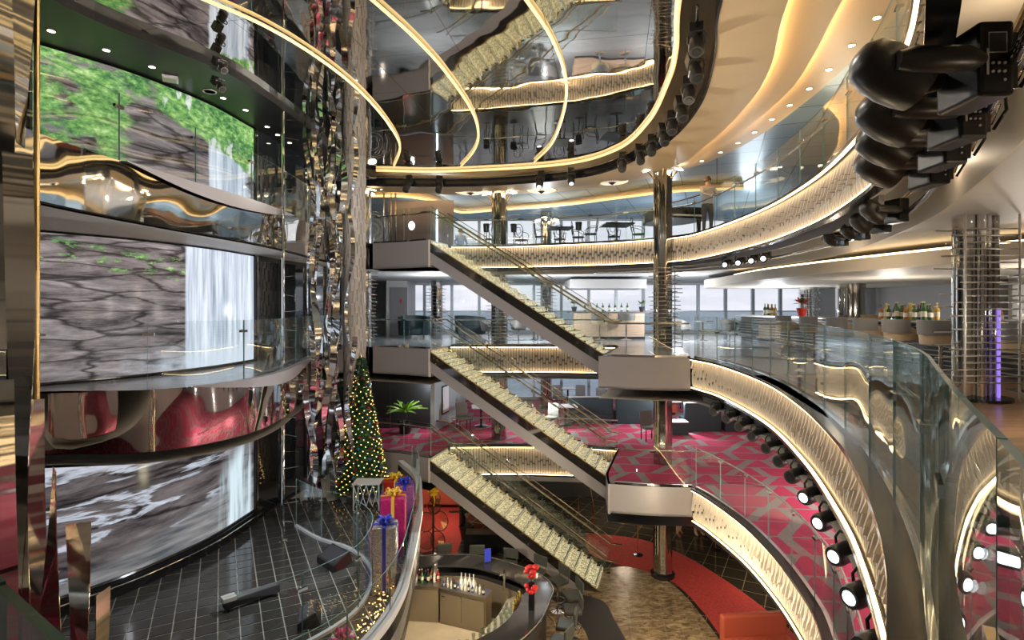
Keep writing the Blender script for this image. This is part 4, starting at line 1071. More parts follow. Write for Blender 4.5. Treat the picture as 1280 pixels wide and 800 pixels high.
# ================================================================== columns
def column(label, x, y, z0, z1, r, rods=(), lamps=None, mm=None, nrod=20, rodlen=0.85, kind='fluted'):
    t = thing('column', label, 'column', (x, y, z0)); t['kind'] = 'structure'
    # fluted chrome shaft
    n = 32; b = MB(); vs = []; prof = [(r * (1.0 if k % 4 < 2 else 0.93)) for k in range(n)]
    for z in (0, z1 - z0):
        vs += [(math.cos(2 * PI * k / n) * prof[k], math.sin(2 * PI * k / n) * prof[k], z) for k in range(n)]
    b.add(vs, [(k, (k + 1) % n, n + (k + 1) % n, n + k) for k in range(n)]); b.build('shaft', mm or M_chrome, t, smooth=35)
    b = MB(); b.lathe([(r * 1.25, 0), (r * 1.25, 0.10), (r * 1.05, 0.14)], n=24); b.build('base', M_black, t, smooth=35)
    rng = random.Random(int(x * 100 + y * 10))
    for za, zb in rods:
        rb = MB(); rb.cyl((-rodlen / 2, 0, 0), (rodlen / 2, 0, 0), 0.014, 6); me = rb.mesh('rod', [M_chrome], True)
        for k in range(nrod):
            z = za - z0 + 0.12 + (zb - za - 0.2) * k / (nrod - 1)
            link('rod', me, t, None, (rng.uniform(-0.06, 0.06), -r - 0.02, z), (0, 0, rng.uniform(-0.1, 0.1)))
            if k % 2: link('rod', me, t, None, (r + 0.02, rng.uniform(-0.06, 0.06), z + 0.03), (0, 0, PI / 2))
        for sx in (-0.3, 0.3):
            b = MB(); b.cyl((sx * rodlen, -r - 0.04, za - z0), (sx * rodlen, -r - 0.04, zb - z0), 0.012, 6); b.build('rod_upright', M_chrome, t)
    if lamps:
        for k in range(6):
            a = k * PI / 3 + 0.3; R = r + 0.22
            b = MB(); M3 = Matrix.Rotation(a, 3, 'Z') @ Matrix.Rotation(0.35, 3, 'Y')
            b.lathe([(0, 0.02), (0.11, 0.012), (0.13, 0), (0.11, -0.012), (0, -0.015)], (math.cos(a) * R, math.sin(a) * R, lamps - z0 - (k % 2) * 0.14), 16, M=M3)
            o = b.build('lamp_disc', M_lamp, t, smooth=True)
            b = MB(); b.tube([(math.cos(a) * r, math.sin(a) * r, lamps - z0 - 0.35), (math.cos(a) * R, math.sin(a) * R, lamps - z0 - 0.02 - (k % 2) * 0.14)], 0.012, 6); b.build('lamp_arm', M_gold, t)
    return t
M_dchrome = mat('smoked_chrome', (0.45, 0.43, 0.40), 0.06, 1.0)
column('chrome column behind the stairs with rods and lamp discs', -0.42, 18.9, ZG, 11.8, 0.27, [(ZB, 8.8)], 11.55, M_dchrome)
column('chrome column beside the stair landings, red carpet at its foot', 4.28, 15.9, ZG, 11.8, 0.27, [(ZB, 8.8)], 11.6, M_dchrome)
column('far chrome column with rods between the armchairs', -3.3, 24.6, ZC, 11.8, 0.25, [(ZB, 8.8)], 11.5, M_dchrome, 16)
column('far chrome column with rods behind the topmost staircase', 1.5, 24.6, ZC, 11.8, 0.25, [(ZB, 8.8)], 11.5, M_dchrome, 16)
column('far chrome column with rods behind the poinsettia on the cocktail bar', 11.0, 20.9, ZB, 8.8, 0.27, [(ZB, 8.8)], None, None, 16)
column('wide bare chrome column behind the cocktail bar', 10.7, 17.7, ZB, 8.8, 0.42, (), None, M_dchrome)
column('chrome column with rods beside the left landings', -4.75, 18.1, ZC, 11.8, 0.2, [(ZB, 8.8)], 11.5)
# large rod column on the walkway: a bundle of tubes
t = thing('column_bundle', 'near column of bundled chrome tubes wrapped in many horizontal rods', 'column', (6.05, 7.3, ZB)); t['kind'] = 'structure'
for k, (x, y, r) in enumerate(((-0.16, 0, 0.13), (0.02, -0.05, 0.10), (0.13, 0.02, 0.08), (0.05, 0.16, 0.13), (-0.05, 0.12, 0.12), (0.22, -0.03, 0.05), (-0.05, -0.14, 0.05))):
    b = MB(); b.cyl((x, y, 0), (x, y, 2.4), r, 18); b.build('tube', (M_chrome, M_dchrome)[k % 2], t, smooth=35)
b = MB(); b.cyl((0.19, -0.12, 0.0), (0.19, -0.12, 1.2), 0.02, 8); b.build('violet_light_tube', mat('violet_light', (0.4, 0.3, 0.9), 0.4, 0, (0.35, 0.22, 1.0), 0.6), t)
b = MB(); b.lathe([(0.38, 0), (0.38, 0.05)], n=28); b.build('base', M_black, t)
rb = MB(); rb.cyl((-0.42, 0, 0), (0.42, 0, 0), 0.011, 6); me = rb.mesh('rod', [M_steel], True); rng = random.Random(4)
for k in range(24):
    z = 0.25 + k * 0.085
    link('rod', me, t, None, (rng.uniform(-0.10, 0.10), -0.21, z), (0, 0, rng.uniform(-0.12, 0.12)))
    if k % 2: link('rod', me, t, None, (0.1 + rng.uniform(-0.1, 0.1), 0.26, z + 0.03), (0, 0, 0.1))
for x in (-0.33, 0.36):
    b = MB(); b.cyl((x, -0.23, 0.0), (x, -0.23, 2.39), 0.014, 8); b.build('rod_upright', M_steel, t)
# ================================================================== ground floor
nt_ = M_darktile.node_tree; x_ = NX(nt_); b_ = nt_.nodes['Principled BSDF']
co = x_.sep(x_.map(x_.coord('Object'), rot=(0, 0, 0.5)))
j = x_.m('MAXIMUM', x_.m('LESS_THAN', x_.m('FRACT', x_.m('DIVIDE', co[0], 0.6)), 0.03), x_.m('LESS_THAN', x_.m('FRACT', x_.m('DIVIDE', co[1], 0.6)), 0.03))
nt_.links.new(x_.mix(j, (0.035, 0.03, 0.022), (0.22, 0.18, 0.10)), b_.inputs['Base Color'])
b = MB(); b.prism(catmull([(-0.5, 16.2), (2.2, 16.3), (3.6, 16.4), (4.4, 15.4), (4.7, 13.6), (4.75, 11), (4.2, 8), (1.0, 8.0), (-1.4, 9.5)], 6), 0.0, 0.006)
struct(b.build('floor_marble', M_marble), 'brown veined marble floor at the foot of the stairs', 'floor')
b = MB(); b.prism(catmull([(0.9, 14.95), (1.6, 14.9), (2.35, 14.5), (2.5, 13.6), (2.65, 12.3), (2.62, 10.6), (2.2, 9.4), (1.6, 9.4), (1.62, 11.0), (1.75, 12.4), (1.66, 13.4), (1.2, 14.3), (0.9, 14.95)], 6)[:-1], 0.006, 0.012)
struct(b.build('floor_black_strip', M_blackm), 'black curved carpet strip between bar stools and stair foot', 'floor')
b = MB(); b.prism(catmull([(2.5, 18.9), (4.15, 18.4), (5.2, 17.3), (5.95, 15.6), (6.4, 14.0), (6.6, 12.5), (6.5, 10.5), (5.0, 10.5), (4.85, 12.6), (4.75, 14.2), (4.45, 15.5), (3.7, 16.3), (3.05, 16.6), (2.4, 17.4), (2.5, 18.9)], 6)[:-1], 0.007, 0.016)
struct(b.build('floor_red_carpet', M_carpet_red), 'red carpet sweeping past the column foot', 'floor')
b = MB(); b.prism([(-4.2, 17.6), (-1.7, 17.3), (-1.5, 22.5), (-4.8, 22.5)], 0.004, 0.012)
struct(b.build('floor_red_carpet_back', M_carpet_red), 'red carpet behind the fan sculpture', 'floor')
b = MB(); b.box((-3.2, 22.8, 1.1), (4.5, 0.1, 2.2)); struct(b.build('wall_red', mat('red_wall', (0.36, 0.03, 0.02), 0.6)), 'red wall at the far end below the landings', 'wall')
b = MB(); b.box((4.0, 22.6, 1.12), (9.6, 0.1, 2.24)); struct(b.build('wall_black_ground', M_blackm), 'black wall behind the ground floor stairs', 'wall')

# ---- circular bar
BO = catmull([(-2.7, 14.62), (-1.6, 14.75), (-0.65, 14.6), (0.24, 14.04), (0.74, 13.55), (0.95, 13.0), (0.84, 12.4), (0.62, 11.7), (0.18, 10.95), (-0.5, 10.3)], 8)
BI = offset(BO, -0.62)
M_steelw = mat('warm_steel_cabinet', (0.60, 0.53, 0.42), 0.32, 0.85)
b = MB(); b.prism([p for p in BI[::-1]] + [(-2.8, 14.1), (-2.5, 10.6), (-1.5, 10.0)], 0.006, 0.014)
struct(b.build('floor_bar', mat('bar_floor', (0.50, 0.43, 0.32), 0.4, var=(2, 0.12))), 'pale floor inside the round bar', 'floor')
t = thing('bar_counter', 'curved black topped bar counter with a chrome rim', 'bar counter', (0, 0, 0))
n = len(BO); b = MB()
b.add([(x, y, 1.06) for x, y in BO] + [(x, y, 1.06) for x, y in BI] + [(x, y, 1.11) for x, y in BO] + [(x, y, 1.11) for x, y in BI],
      [(i, i + 1, n + i + 1, n + i) for i in range(n - 1)] + [(2 * n + i, 2 * n + i + 1, 3 * n + i + 1, 3 * n + i) for i in range(n - 1)] + [(i, i + 1, 2 * n + i + 1, 2 * n + i) for i in range(n - 1)] + [(n + i, n + i + 1, 3 * n + i + 1, 3 * n + i) for i in range(n - 1)] + [(0, n, 3 * n, 2 * n), (n - 1, 2 * n - 1, 4 * n - 1, 3 * n - 1)])
b.build('counter_top', mat('black_counter', (0.03, 0.03, 0.032), 0.08), t)
b = MB(); b.tube([(x, y, 1.11) for x, y in BO], 0.02, 8); b.build('rim', M_chrome, t, smooth=True)
b = MB(); b.wall(offset(BO, -0.16), 0.02, 1.06, 0.06, 0, -1); b.build('front', M_dark, t, smooth=40)
b = MB(); b.tube([(x, y, 0.22) for x, y in offset(BO, 0.06)], 0.022, 8); b.build('foot_rail', M_gold, t, smooth=True)
BW = offset(BO, -0.64); BW2 = offset(BO, -1.05); sl_ = slice(34, n - 8)
b = MB(); P, Q = BW[sl_], BW2[sl_]; k = len(P)
b.add([(x, y, 0.86) for x, y in P] + [(x, y, 0.86) for x, y in Q] + [(x, y, 0.90) for x, y in P] + [(x, y, 0.90) for x, y in Q], [(i, i + 1, k + i + 1, k + i) for i in range(k - 1)] + [(2 * k + i, 2 * k + i + 1, 3 * k + i + 1, 3 * k + i) for i in range(k - 1)] + [(k + i, k + i + 1, 3 * k + i + 1, 3 * k + i) for i in range(k - 1)])
b.build('work_shelf', mat('perforated_steel', (0.66, 0.60, 0.48), 0.3, 0.8, bump=(70, 0.5, 0.01)), t)
b = MB(); b.wall(offset(BO, -0.66), 0.02, 0.86, 0.04, 0, -1); b.build('inner_front', M_steelw, t)
def cabinet(label, a, c, h, depth, doors):
    a = Vector(a); c = Vector(c); dv = c - a; L = dv.length; rz = math.atan2(dv.y, dv.x)
    t = thing('bar_cabinet', label, 'cabinet', (a.x, a.y, 0.014), rz)
    b = MB(); b.box((L / 2, depth / 2 + 0.02, h / 2), (L, depth, h)); b.build('body', M_steelw, t)
    b = MB(); b.box((L / 2, depth / 2, h + 0.015), (L + 0.02, depth + 0.06, 0.03)); b.build('worktop', M_steel, t)
    for k in range(doors):
        w_ = L / doors; o = MB(); o.box((w_ * (k + 0.5), 0.008, h * 0.52), (w_ - 0.06, 0.03, h * 0.74)); d = o.build('door', M_steelw, t)
        o = MB(); o.box((w_ * k + 0.12, -0.02, h * 0.82), (0.10, 0.02, 0.025)); o.build('handle', M_chrome, d)
    b = MB(); b.box((L / 2, 0.05, 0.04), (L - 0.02, 0.04, 0.08)); b.build('toe_kick', M_blackm, t)
    return t
cabinet('steel bar cabinet with one square door at the stage side', (-2.62, 13.56), (-1.78, 13.48), 0.86, 0.36, 1)
cabinet('steel bar cabinet with long door panel below the bottle row', (-1.74, 13.46), (-0.62, 13.0), 0.84, 0.34, 2)
# bottles and bar ware
def bottle_mesh(name, col, h, r, cap, label=None):
    b = MB(); b.lathe([(0, 0), (r, 0.0), (r, h * 0.58), (r * 0.8, h * 0.66), (r * 0.36, h * 0.74), (r * 0.33, h * 0.95), (0, h * 0.95)], n=10, mi=0)
    b.lathe([(r * 0.40, h * 0.93), (r * 0.40, h), (0, h)], n=8, mi=1)
    b.lathe([(r * 1.01, h * 0.18), (r * 1.01, h * 0.46)], n=10, mi=2)
    return b.mesh('bottle', [mat(name + '_glass', col, 0.08, 0.0, spec=0.8), mat(name + '_cap', cap, 0.3, 0.3), mat(name + '_label', label or (0.7, 0.66, 0.55), 0.6)], 40)
BOT = {'green': bottle_mesh('green', (0.03, 0.10, 0.03), 0.32, 0.042, (0.6, 0.5, 0.15)), 'amber': bottle_mesh('amber', (0.35, 0.13, 0.02), 0.30, 0.04, (0.05, 0.05, 0.05)),
       'clear': bottle_mesh('clear', (0.50, 0.55, 0.55), 0.30, 0.038, (0.7, 0.7, 0.72)), 'dark': bottle_mesh('dark', (0.02, 0.02, 0.025), 0.31, 0.04, (0.4, 0.05, 0.05)),
       'red': bottle_mesh('red', (0.28, 0.02, 0.02), 0.27, 0.04, (0.8, 0.8, 0.8)), 'gold': bottle_mesh('gold', (0.55, 0.36, 0.06), 0.30, 0.042, (0.75, 0.55, 0.15)), 'blue': bottle_mesh('blue', (0.04, 0.06, 0.22), 0.24, 0.036, (0.7, 0.7, 0.75))}
def bottle(kind, loc, label, group, sc=1.0):
    o = link('bottle', BOT[kind], None, None, loc); o.scale = (sc,) * 3
    return tag(o, label, 'bottle', group)
rng = random.Random(5)
kinds = ['dark', 'amber', 'clear', 'red', 'green', 'blue']
for k in range(10):
    kd = kinds[k % 6]
    bottle(kd, (-2.5 + 0.075 * k, 13.68 + 0.09 * (k % 2), 0.906), '%s glass bottle on the steel cabinet, %s from the stage' % (kd, nth(k)), 'bottles on the square-door cabinet')
for k in range(12):
    kd = ('blue', 'clear', 'clear', 'dark')[k % 4]; f = (k + 0.7) / 12.5
    bottle(kd, (-1.70 + 1.10 * f, 13.54 - 0.45 * f, 0.886), 'small %s bottle in the front row over the long door, %s from the stage' % (kd, nth(k)), 'front row of small bottles', 0.75)
for k in range(8):
    kd = ('amber', 'gold', 'green', 'gold')[k % 4]; p = BW[44 + k]; 
    bottle(kd, (p[0] - 0.12, p[1] - 0.05 - 0.06 * (k % 2), 0.905), '%s bottle by the curved work shelf tap, %s along the curve' % (kd, nth(k)), 'bottles at the curved work shelf', 0.9)
gm = MB(); gm.lathe([(0.03, 0), (0.032, 0.005), (0.038, 0.12), (0.034, 0.12), (0.028, 0.01), (0, 0.01)], n=8)
gme = gm.mesh('drinking_glass', [glass_mat('tumbler_glass', (0.85, 0.9, 0.88), 1.3)], True)
for k in range(26):
    p = BW[min(72, 48 + k)]; q = BW2[min(72, 48 + k)]; f = (k % 3 + 1) / 4
    if k >= 24: break
    o = link('drinking_glass', gme, None, None, (p[0] + (q[0] - p[0]) * f, p[1] + (q[1] - p[1]) * f, 0.902))
    tag(o, 'clear tumbler in the rows on the curved steel work shelf', 'glass', 'tumblers on the work shelf')
for k in range(4):
    b = MB(); b.lathe([(0.05, 0), (0.05, 0.16), (0.012, 0.24), (0.01, 0.34)], n=10)
    o = b.build('pouring_bottle', M_white, smooth=40); o.location = (-1.22 + 0.10 * k, 13.50 - 0.035 * k, 0.886)
    tag(o, 'white squeeze bottle with a long spout, %s from the stage side' % nth(k), 'bottle', 'white squeeze bottles')
t = thing('menu_holder', 'dark blue upright menu holder on the bar top', 'menu holder', (-0.62, 14.3, 1.112), 0.2)
b = MB(); b.box((0, 0, 0.17), (0.16, 0.05, 0.34)); b.build('card', M_blueR, t); b = MB(); b.box((0, 0, 0.01), (0.2, 0.1, 0.02)); b.build('foot', M_blackm, t)
t = thing('beer_tap', 'tall chrome tap column at the curved work shelf', 'tap', (-0.18, 13.28, 0.9))
b = MB(); b.cyl((0, 0, 0), (0, 0, 0.42), 0.04, 12); b.build('column', M_chrome, t, smooth=30); b = MB(); b.tube([(0, 0, 0.38), (-0.12, -0.05, 0.38), (-0.14, -0.06, 0.3)], 0.015, 8); b.build('spout', M_chrome, t)
b = MB(); b.cyl((0, 0, 0.42), (0, 0, 0.5), 0.02, 8); b.build('lever', M_black, t)
t = thing('shaker_blender', 'tall steel blender jug on the bar cabinet', 'blender', (-1.9, 13.78, 0.906))
b = MB(); b.lathe([(0.07, 0), (0.07, 0.12), (0.05, 0.14)], n=14); b.build('base', M_black, t, smooth=35)
b = MB(); b.lathe([(0.05, 0.14), (0.075, 0.40), (0.06, 0.42), (0, 0.43)], n=14); b.build('jug', M_steel, t, smooth=35)
# flower vase on the bar
t = thing('flower_vase', 'tall black square vase with red flowers on the bar top', 'vase', (0.42, 12.1, 1.112))
b = MB(); b.box((0, 0, 0.30), (0.13, 0.13, 0.60)); b.build('vase', M_black, t)
fb = MB(); fb.lathe([(0, -0.05), (0.05, -0.035), (0.075, 0.0), (0.06, 0.03), (0.02, 0.045), (0, 0.03)], n=9); fme = fb.mesh('bloom', [mat('red_petal', (0.55, 0.012, 0.012), 0.6)], True)
rng = random.Random(2)
for k in range(16):
    a = k * 2.4; r = 0.05 + 0.06 * rng.random(); z = 0.72 + 0.16 * rng.random() if k < 9 else 0.34 + 0.2 * rng.random()
    p = (math.cos(a) * r, math.sin(a) * r - (0.09 if k >= 9 else 0), z)
    o = link('bloom', fme, t, None, p, (rng.uniform(-0.7, 0.7), rng.uniform(-0.7, 0.7), 0)); o.scale = (0.95,) * 3
for k in range(7):
    a = k * 0.9; b = MB(); b.tube([(0, 0, 0.58), (math.cos(a) * 0.05, math.sin(a) * 0.05, 0.78)], 0.006, 5); b.build('stem', mat('stem_green', (0.05, 0.14, 0.03), 0.6), t)
wb = MB(); wb.lathe([(0, 0), (0.03, 0.0), (0.05, 0.05)], n=8)
for k in range(2): link('white_bud', wb.mesh('white_bud', [M_white], True), t, None, (0.10, -0.02, 0.66 + 0.05 * k))
# ---- bar stools
def stool_parts(t):
    b = MB(); b.lathe([(0.21, 0), (0.21, 0.015), (0.05, 0.04), (0.03, 0.06)], n=18); b.build('foot_plate', M_chrome, t, smooth=35)
    b = MB(); b.cyl((0, 0, 0.05), (0, 0, 0.70), 0.028, 10); b.build('post', M_chrome, t, smooth=35)
    b = MB(); b.tube([(0.17 * math.cos(a), 0.17 * math.sin(a), 0.27) for a in [k * PI / 8 for k in range(16)]], 0.012, 6, closed=True); b.build('foot_ring', M_chrome, t, smooth=True)
    b = MB(); b.box((0, 0, 0.74), (0.42, 0.40, 0.09)); o = b.build('seat', M_leather, t); md = o.modifiers.new('bevel', 'BEVEL'); md.width = 0.03; md.segments = 3
    b = MB(); b.box((0, 0.21, 0.96), (0.42, 0.05, 0.26)); o = b.build('backrest', M_leather, t); md = o.modifiers.new('bevel', 'BEVEL'); md.width = 0.02; md.segments = 3
    for sx in (-0.17, 0.17):
        b = MB(); b.cyl((sx, 0.19, 0.70), (sx, 0.22, 1.0), 0.013, 6); b.build('back_post', M_chrome, t)
M_leather2 = mat('olive_leather', (0.10, 0.095, 0.075), 0.4)
spots = [(1.42, 13.35, 'first olive black bar stool from the stair foot at the bar'), (1.36, 12.72, 'second olive black bar stool from the stair foot at the bar'), (1.17, 12.1, 'third olive black bar stool from the stair foot at the bar'), (0.98, 11.5, 'fourth bar stool from the stair foot at the bar'), (0.62, 10.85, 'nearest bar stool, cut by the picture edge'),
         (1.15, 14.05, 'bar stool under the lowest stringer, at the bar bend'), (0.62, 14.55, 'bar stool with only its back showing past the bar bend'), (-0.1, 14.95, 'bar stool at the far bar side, third from the stage'), (-0.95, 15.15, 'bar stool at the far bar side, second from the stage'), (-1.8, 15.25, 'bar stool at the far bar side, first from the stage')]
p0 = None; ctr = Vector((-0.9, 12.6))
for x, y, lab in spots:
    rz = math.atan2(y - ctr.y, x - ctr.x) - PI / 2
    if p0 is None:
        p0 = thing('bar_stool', lab, 'bar stool', (x, y, 0.012), rz, 'bar stools around the round bar'); stool_parts(p0)
    else: dup(p0, lab, (x, y, 0.012), rz)
# ---- fan leaf sculpture with yellow bow
t = thing('fan_leaf_sculpture', 'dark bronze sculpture of paired fan leaves with a yellow bow', 'sculpture', (-2.42, 17.2, 0.012))
M_bronze = mat('dark_bronze', (0.10, 0.065, 0.03), 0.35, 0.8)
b = MB(); b.cyl((0, 0, 0), (0, 0, 1.85), 0.03, 8); b.build('stem', M_bronze, t, smooth=30)
b = MB(); b.lathe([(0.25, 0), (0.25, 0.04), (0.05, 0.06)], n=18); b.build('base', M_black, t)
for k, (cx_, cz_, R) in enumerate(((-0.22, 1.02, 0.30), (0.22, 1.05, 0.30), (-0.2, 0.45, 0.28), (0.14, 0.46, 0.28), (0.03, 1.5, 0.24), (0.06, 1.75, 0.2))):
    tilt = 0.5 if cx_ < 0 else -0.5
    b = MB(); b.tube([(cx_ + R * 0.8 * math.cos(a), R * 0.3 * math.cos(a) * tilt, cz_ + R * math.sin(a)) for a in [q * PI / 10 for q in range(20)]], 0.014, 6, closed=True)
    lf = b.build('fan_leaf', M_bronze, t, smooth=True)
    b = MB()
    for q in range(24):
        a = q * PI / 12; a2 = a + 0.1
        b.add([(cx_, 0, cz_), (cx_ + R * 0.8 * math.cos(a), R * 0.3 * math.cos(a) * tilt, cz_ + R * math.sin(a)), (cx_ + R * 0.8 * math.cos(a2), R * 0.3 * math.cos(a2) * tilt + 0.02, cz_ + R * math.sin(a2))], [(0, 1, 2)])
    b.build('pleats', M_gold if k % 2 else M_bronze, lf)
b = MB()
for k in range(7):
    a = k * PI / 3.5; b.tube([(0, 0, 1.95), (math.cos(a) * 0.16, -0.05, 1.97 + math.sin(a) * 0.14), (math.cos(a + 0.5) * 0.14, -0.08, 1.96 + math.sin(a + 0.5) * 0.12), (0, 0, 1.95)], 0.045, 6, flat=0.4)
b.tube([(0, -0.06, 1.95), (0.05, -0.08, 1.72), (0.03, -0.08, 1.55)], 0.05, 6, flat=0.3); b.build('bow', M_yelR, t, smooth=True)
# ---- dark palms in planters, posts, benches
def palm(label, loc, h, spread, m, potm, nf=14, fl=0.9, name='potted_palm'):
    t = thing(name, label, 'plant', loc)
    b = MB(); b.lathe([(0.18, 0), (0.26, 0.4), (0.24, 0.42), (0.2, 0.36), (0, 0.36)], n=16); b.build('pot', potm, t, smooth=40)
    b = MB(); b.cyl((0, 0, 0.34), (0, 0, h * 0.5), 0.035, 7); b.build('trunk', MATS['bark'], t)
    rng = random.Random(int(h * 1000 + loc[0] * 10))
    for k in range(nf):
        a = k * 2.4; el = rng.uniform(0.3, 1.2); b = MB(); L = fl * rng.uniform(0.7, 1.0); w_ = spread
        pts = []
        for q in range(6):
            s_ = q / 5; r = L * s_ * math.cos(el) * (1 + 0.2 * s_); z = h * 0.5 + L * s_ * math.sin(el) - 0.35 * L * s_ * s_
            pts.append(Vector((math.cos(a) * r, math.sin(a) * r, z)))
        sd = Vector((-math.sin(a), math.cos(a), 0)); vs = []
        for q, p in enumerate(pts):
            ww = w_ * math.sin(PI * (0.12 + 0.86 * q / 5)); vs += [p - sd * ww + Vector((0, 0, -0.02)), p + Vector((0, 0, 0.02)), p + sd * ww + Vector((0, 0, -0.02))]
        b.add(vs, [(3 * q + e, 3 * q + e + 1, 3 * q + e + 4, 3 * q + e + 3) for q in range(5) for e in (0, 1)])
        b.build('frond', m, t)
    return t
M_palm = mat('dark_palm', (0.03, 0.06, 0.02), 0.6); M_green = mat('bright_green_leaf', (0.14, 0.30, 0.03), 0.5)
palm('dark potted palm under the lowest staircase by the planter', (-1.5, 18.5, 0), 1.6, 0.05, M_palm, M_black, 14, 0.7)
palm('second dark palm under the lowest staircase', (0.85, 18.3, 0), 1.5, 0.05, M_palm, M_black, 14, 0.7)
b = MB(); b.cyl((-1.72, 19.5, 0), (-1.72, 19.5, 2.2), 0.12, 12); struct(b.build('column_black_ground', M_black), 'slim black post below the lower deck', 'column')
t = thing('planter_box', 'low black planter before the dark palms', 'planter', (-0.2, 17.6, 0))
b = MB(); b.box((0, 0, 0.28), (2.6, 0.5, 0.56)); b.build('box', M_black, t); b = MB(); b.box((0, 0, 0.575), (2.5, 0.42, 0.03)); b.build('soil', MATS['bark'], t)
def bench(label, loc, rz, w_, m, name='bench'):
    t = thing(name, label, 'bench' if name == 'bench' else 'sofa', loc, rz)
    b = MB(); b.box((0, 0, 0.27), (w_, 0.75, 0.30)); o = b.build('seat', m, t); md = o.modifiers.new('bevel', 'BEVEL'); md.width = 0.05; md.segments = 3
    b = MB(); b.box((0, 0.42, 0.52), (w_, 0.16, 0.72)); o = b.build('backrest', m, t); md = o.modifiers.new('bevel', 'BEVEL'); md.width = 0.05; md.segments = 3
    for sx in (-w_ / 2 + 0.1, w_ / 2 - 0.1):
        for sy in (-0.28, 0.32):
            b = MB(); b.cyl((sx, sy, 0), (sx, sy, 0.13), 0.025, 8); b.build('leg', M_black, t)
    return t
M_rust = mat('rust_red_velvet', (0.34, 0.06, 0.03), 0.7)
bench('rust red velvet sofa at the near end of the red carpet', (5.35, 11.9, 0.016), 0.1, 1.5, M_rust, 'sofa')
bench('dark red bench by the red wall, nearer the fan sculpture', (-2.6, 21.6, 0.012), PI, 1.6, M_rust)
t = thing('pedestal_table', 'round dark table beside the rust red sofa', 'table', (6.1, 11.4, 0.016))
b = MB(); b.lathe([(0.22, 0), (0.22, 0.02), (0.03, 0.04), (0.03, 0.66)], n=18); b.build('base', M_black, t, smooth=35)
b = MB(); b.lathe([(0, 0.66), (0.32, 0.66), (0.32, 0.70), (0, 0.70)], n=24); b.build('top', M_dark, t, smooth=35)
for k, (x, y, lab) in enumerate(((2.75, 18.9, 'curved gold light pole behind the lowest staircase'), (4.75, 18.7, 'curved gold light pole beyond the chrome column'))):
    b = MB(); b.tube([(x - 0.25, y, 2.2), (x - 0.12, y, 1.6), (x, y, 0.9), (x + 0.02, y, 0.02)], 0.025, 8); tag(b.build('light_pole', M_gold, smooth=True), lab, 'pole')
# stanchions with rope by the column
def stanchion(label, x, y):
    t = thing('stanchion', label, 'stanchion', (x, y, 0), 0, 'rope stanchions by the column')
    b = MB(); b.lathe([(0.16, 0), (0.16, 0.02), (0.03, 0.05)], n=18); b.build('base', M_black, t, smooth=35)
    b = MB(); b.cyl((0, 0, 0.04), (0, 0, 0.95), 0.02, 8); b.build('post', M_gold, t, smooth=35)
    b = MB(); b.lathe([(0, 0.94), (0.045, 0.97), (0.045, 1.0), (0, 1.04)], n=12); b.build('finial', M_chrome, t, smooth=True)
stanchion('stanchion behind the lowest staircase', 2.3, 19.4); stanchion('stanchion just before the chrome column', 3.86, 17.2); stanchion('stanchion near the visitors', 6.4, 17.6)
b = MB(); b.tube([(2.3 + 1.56 * k / 12, 19.4 - 2.2 * k / 12, 0.9 - 0.25 * math.sin(PI * k / 12)) for k in range(13)], 0.012, 6)
tag(b.build('barrier_rope', M_dark), 'thin dark barrier rope between two stanchions', 'rope')
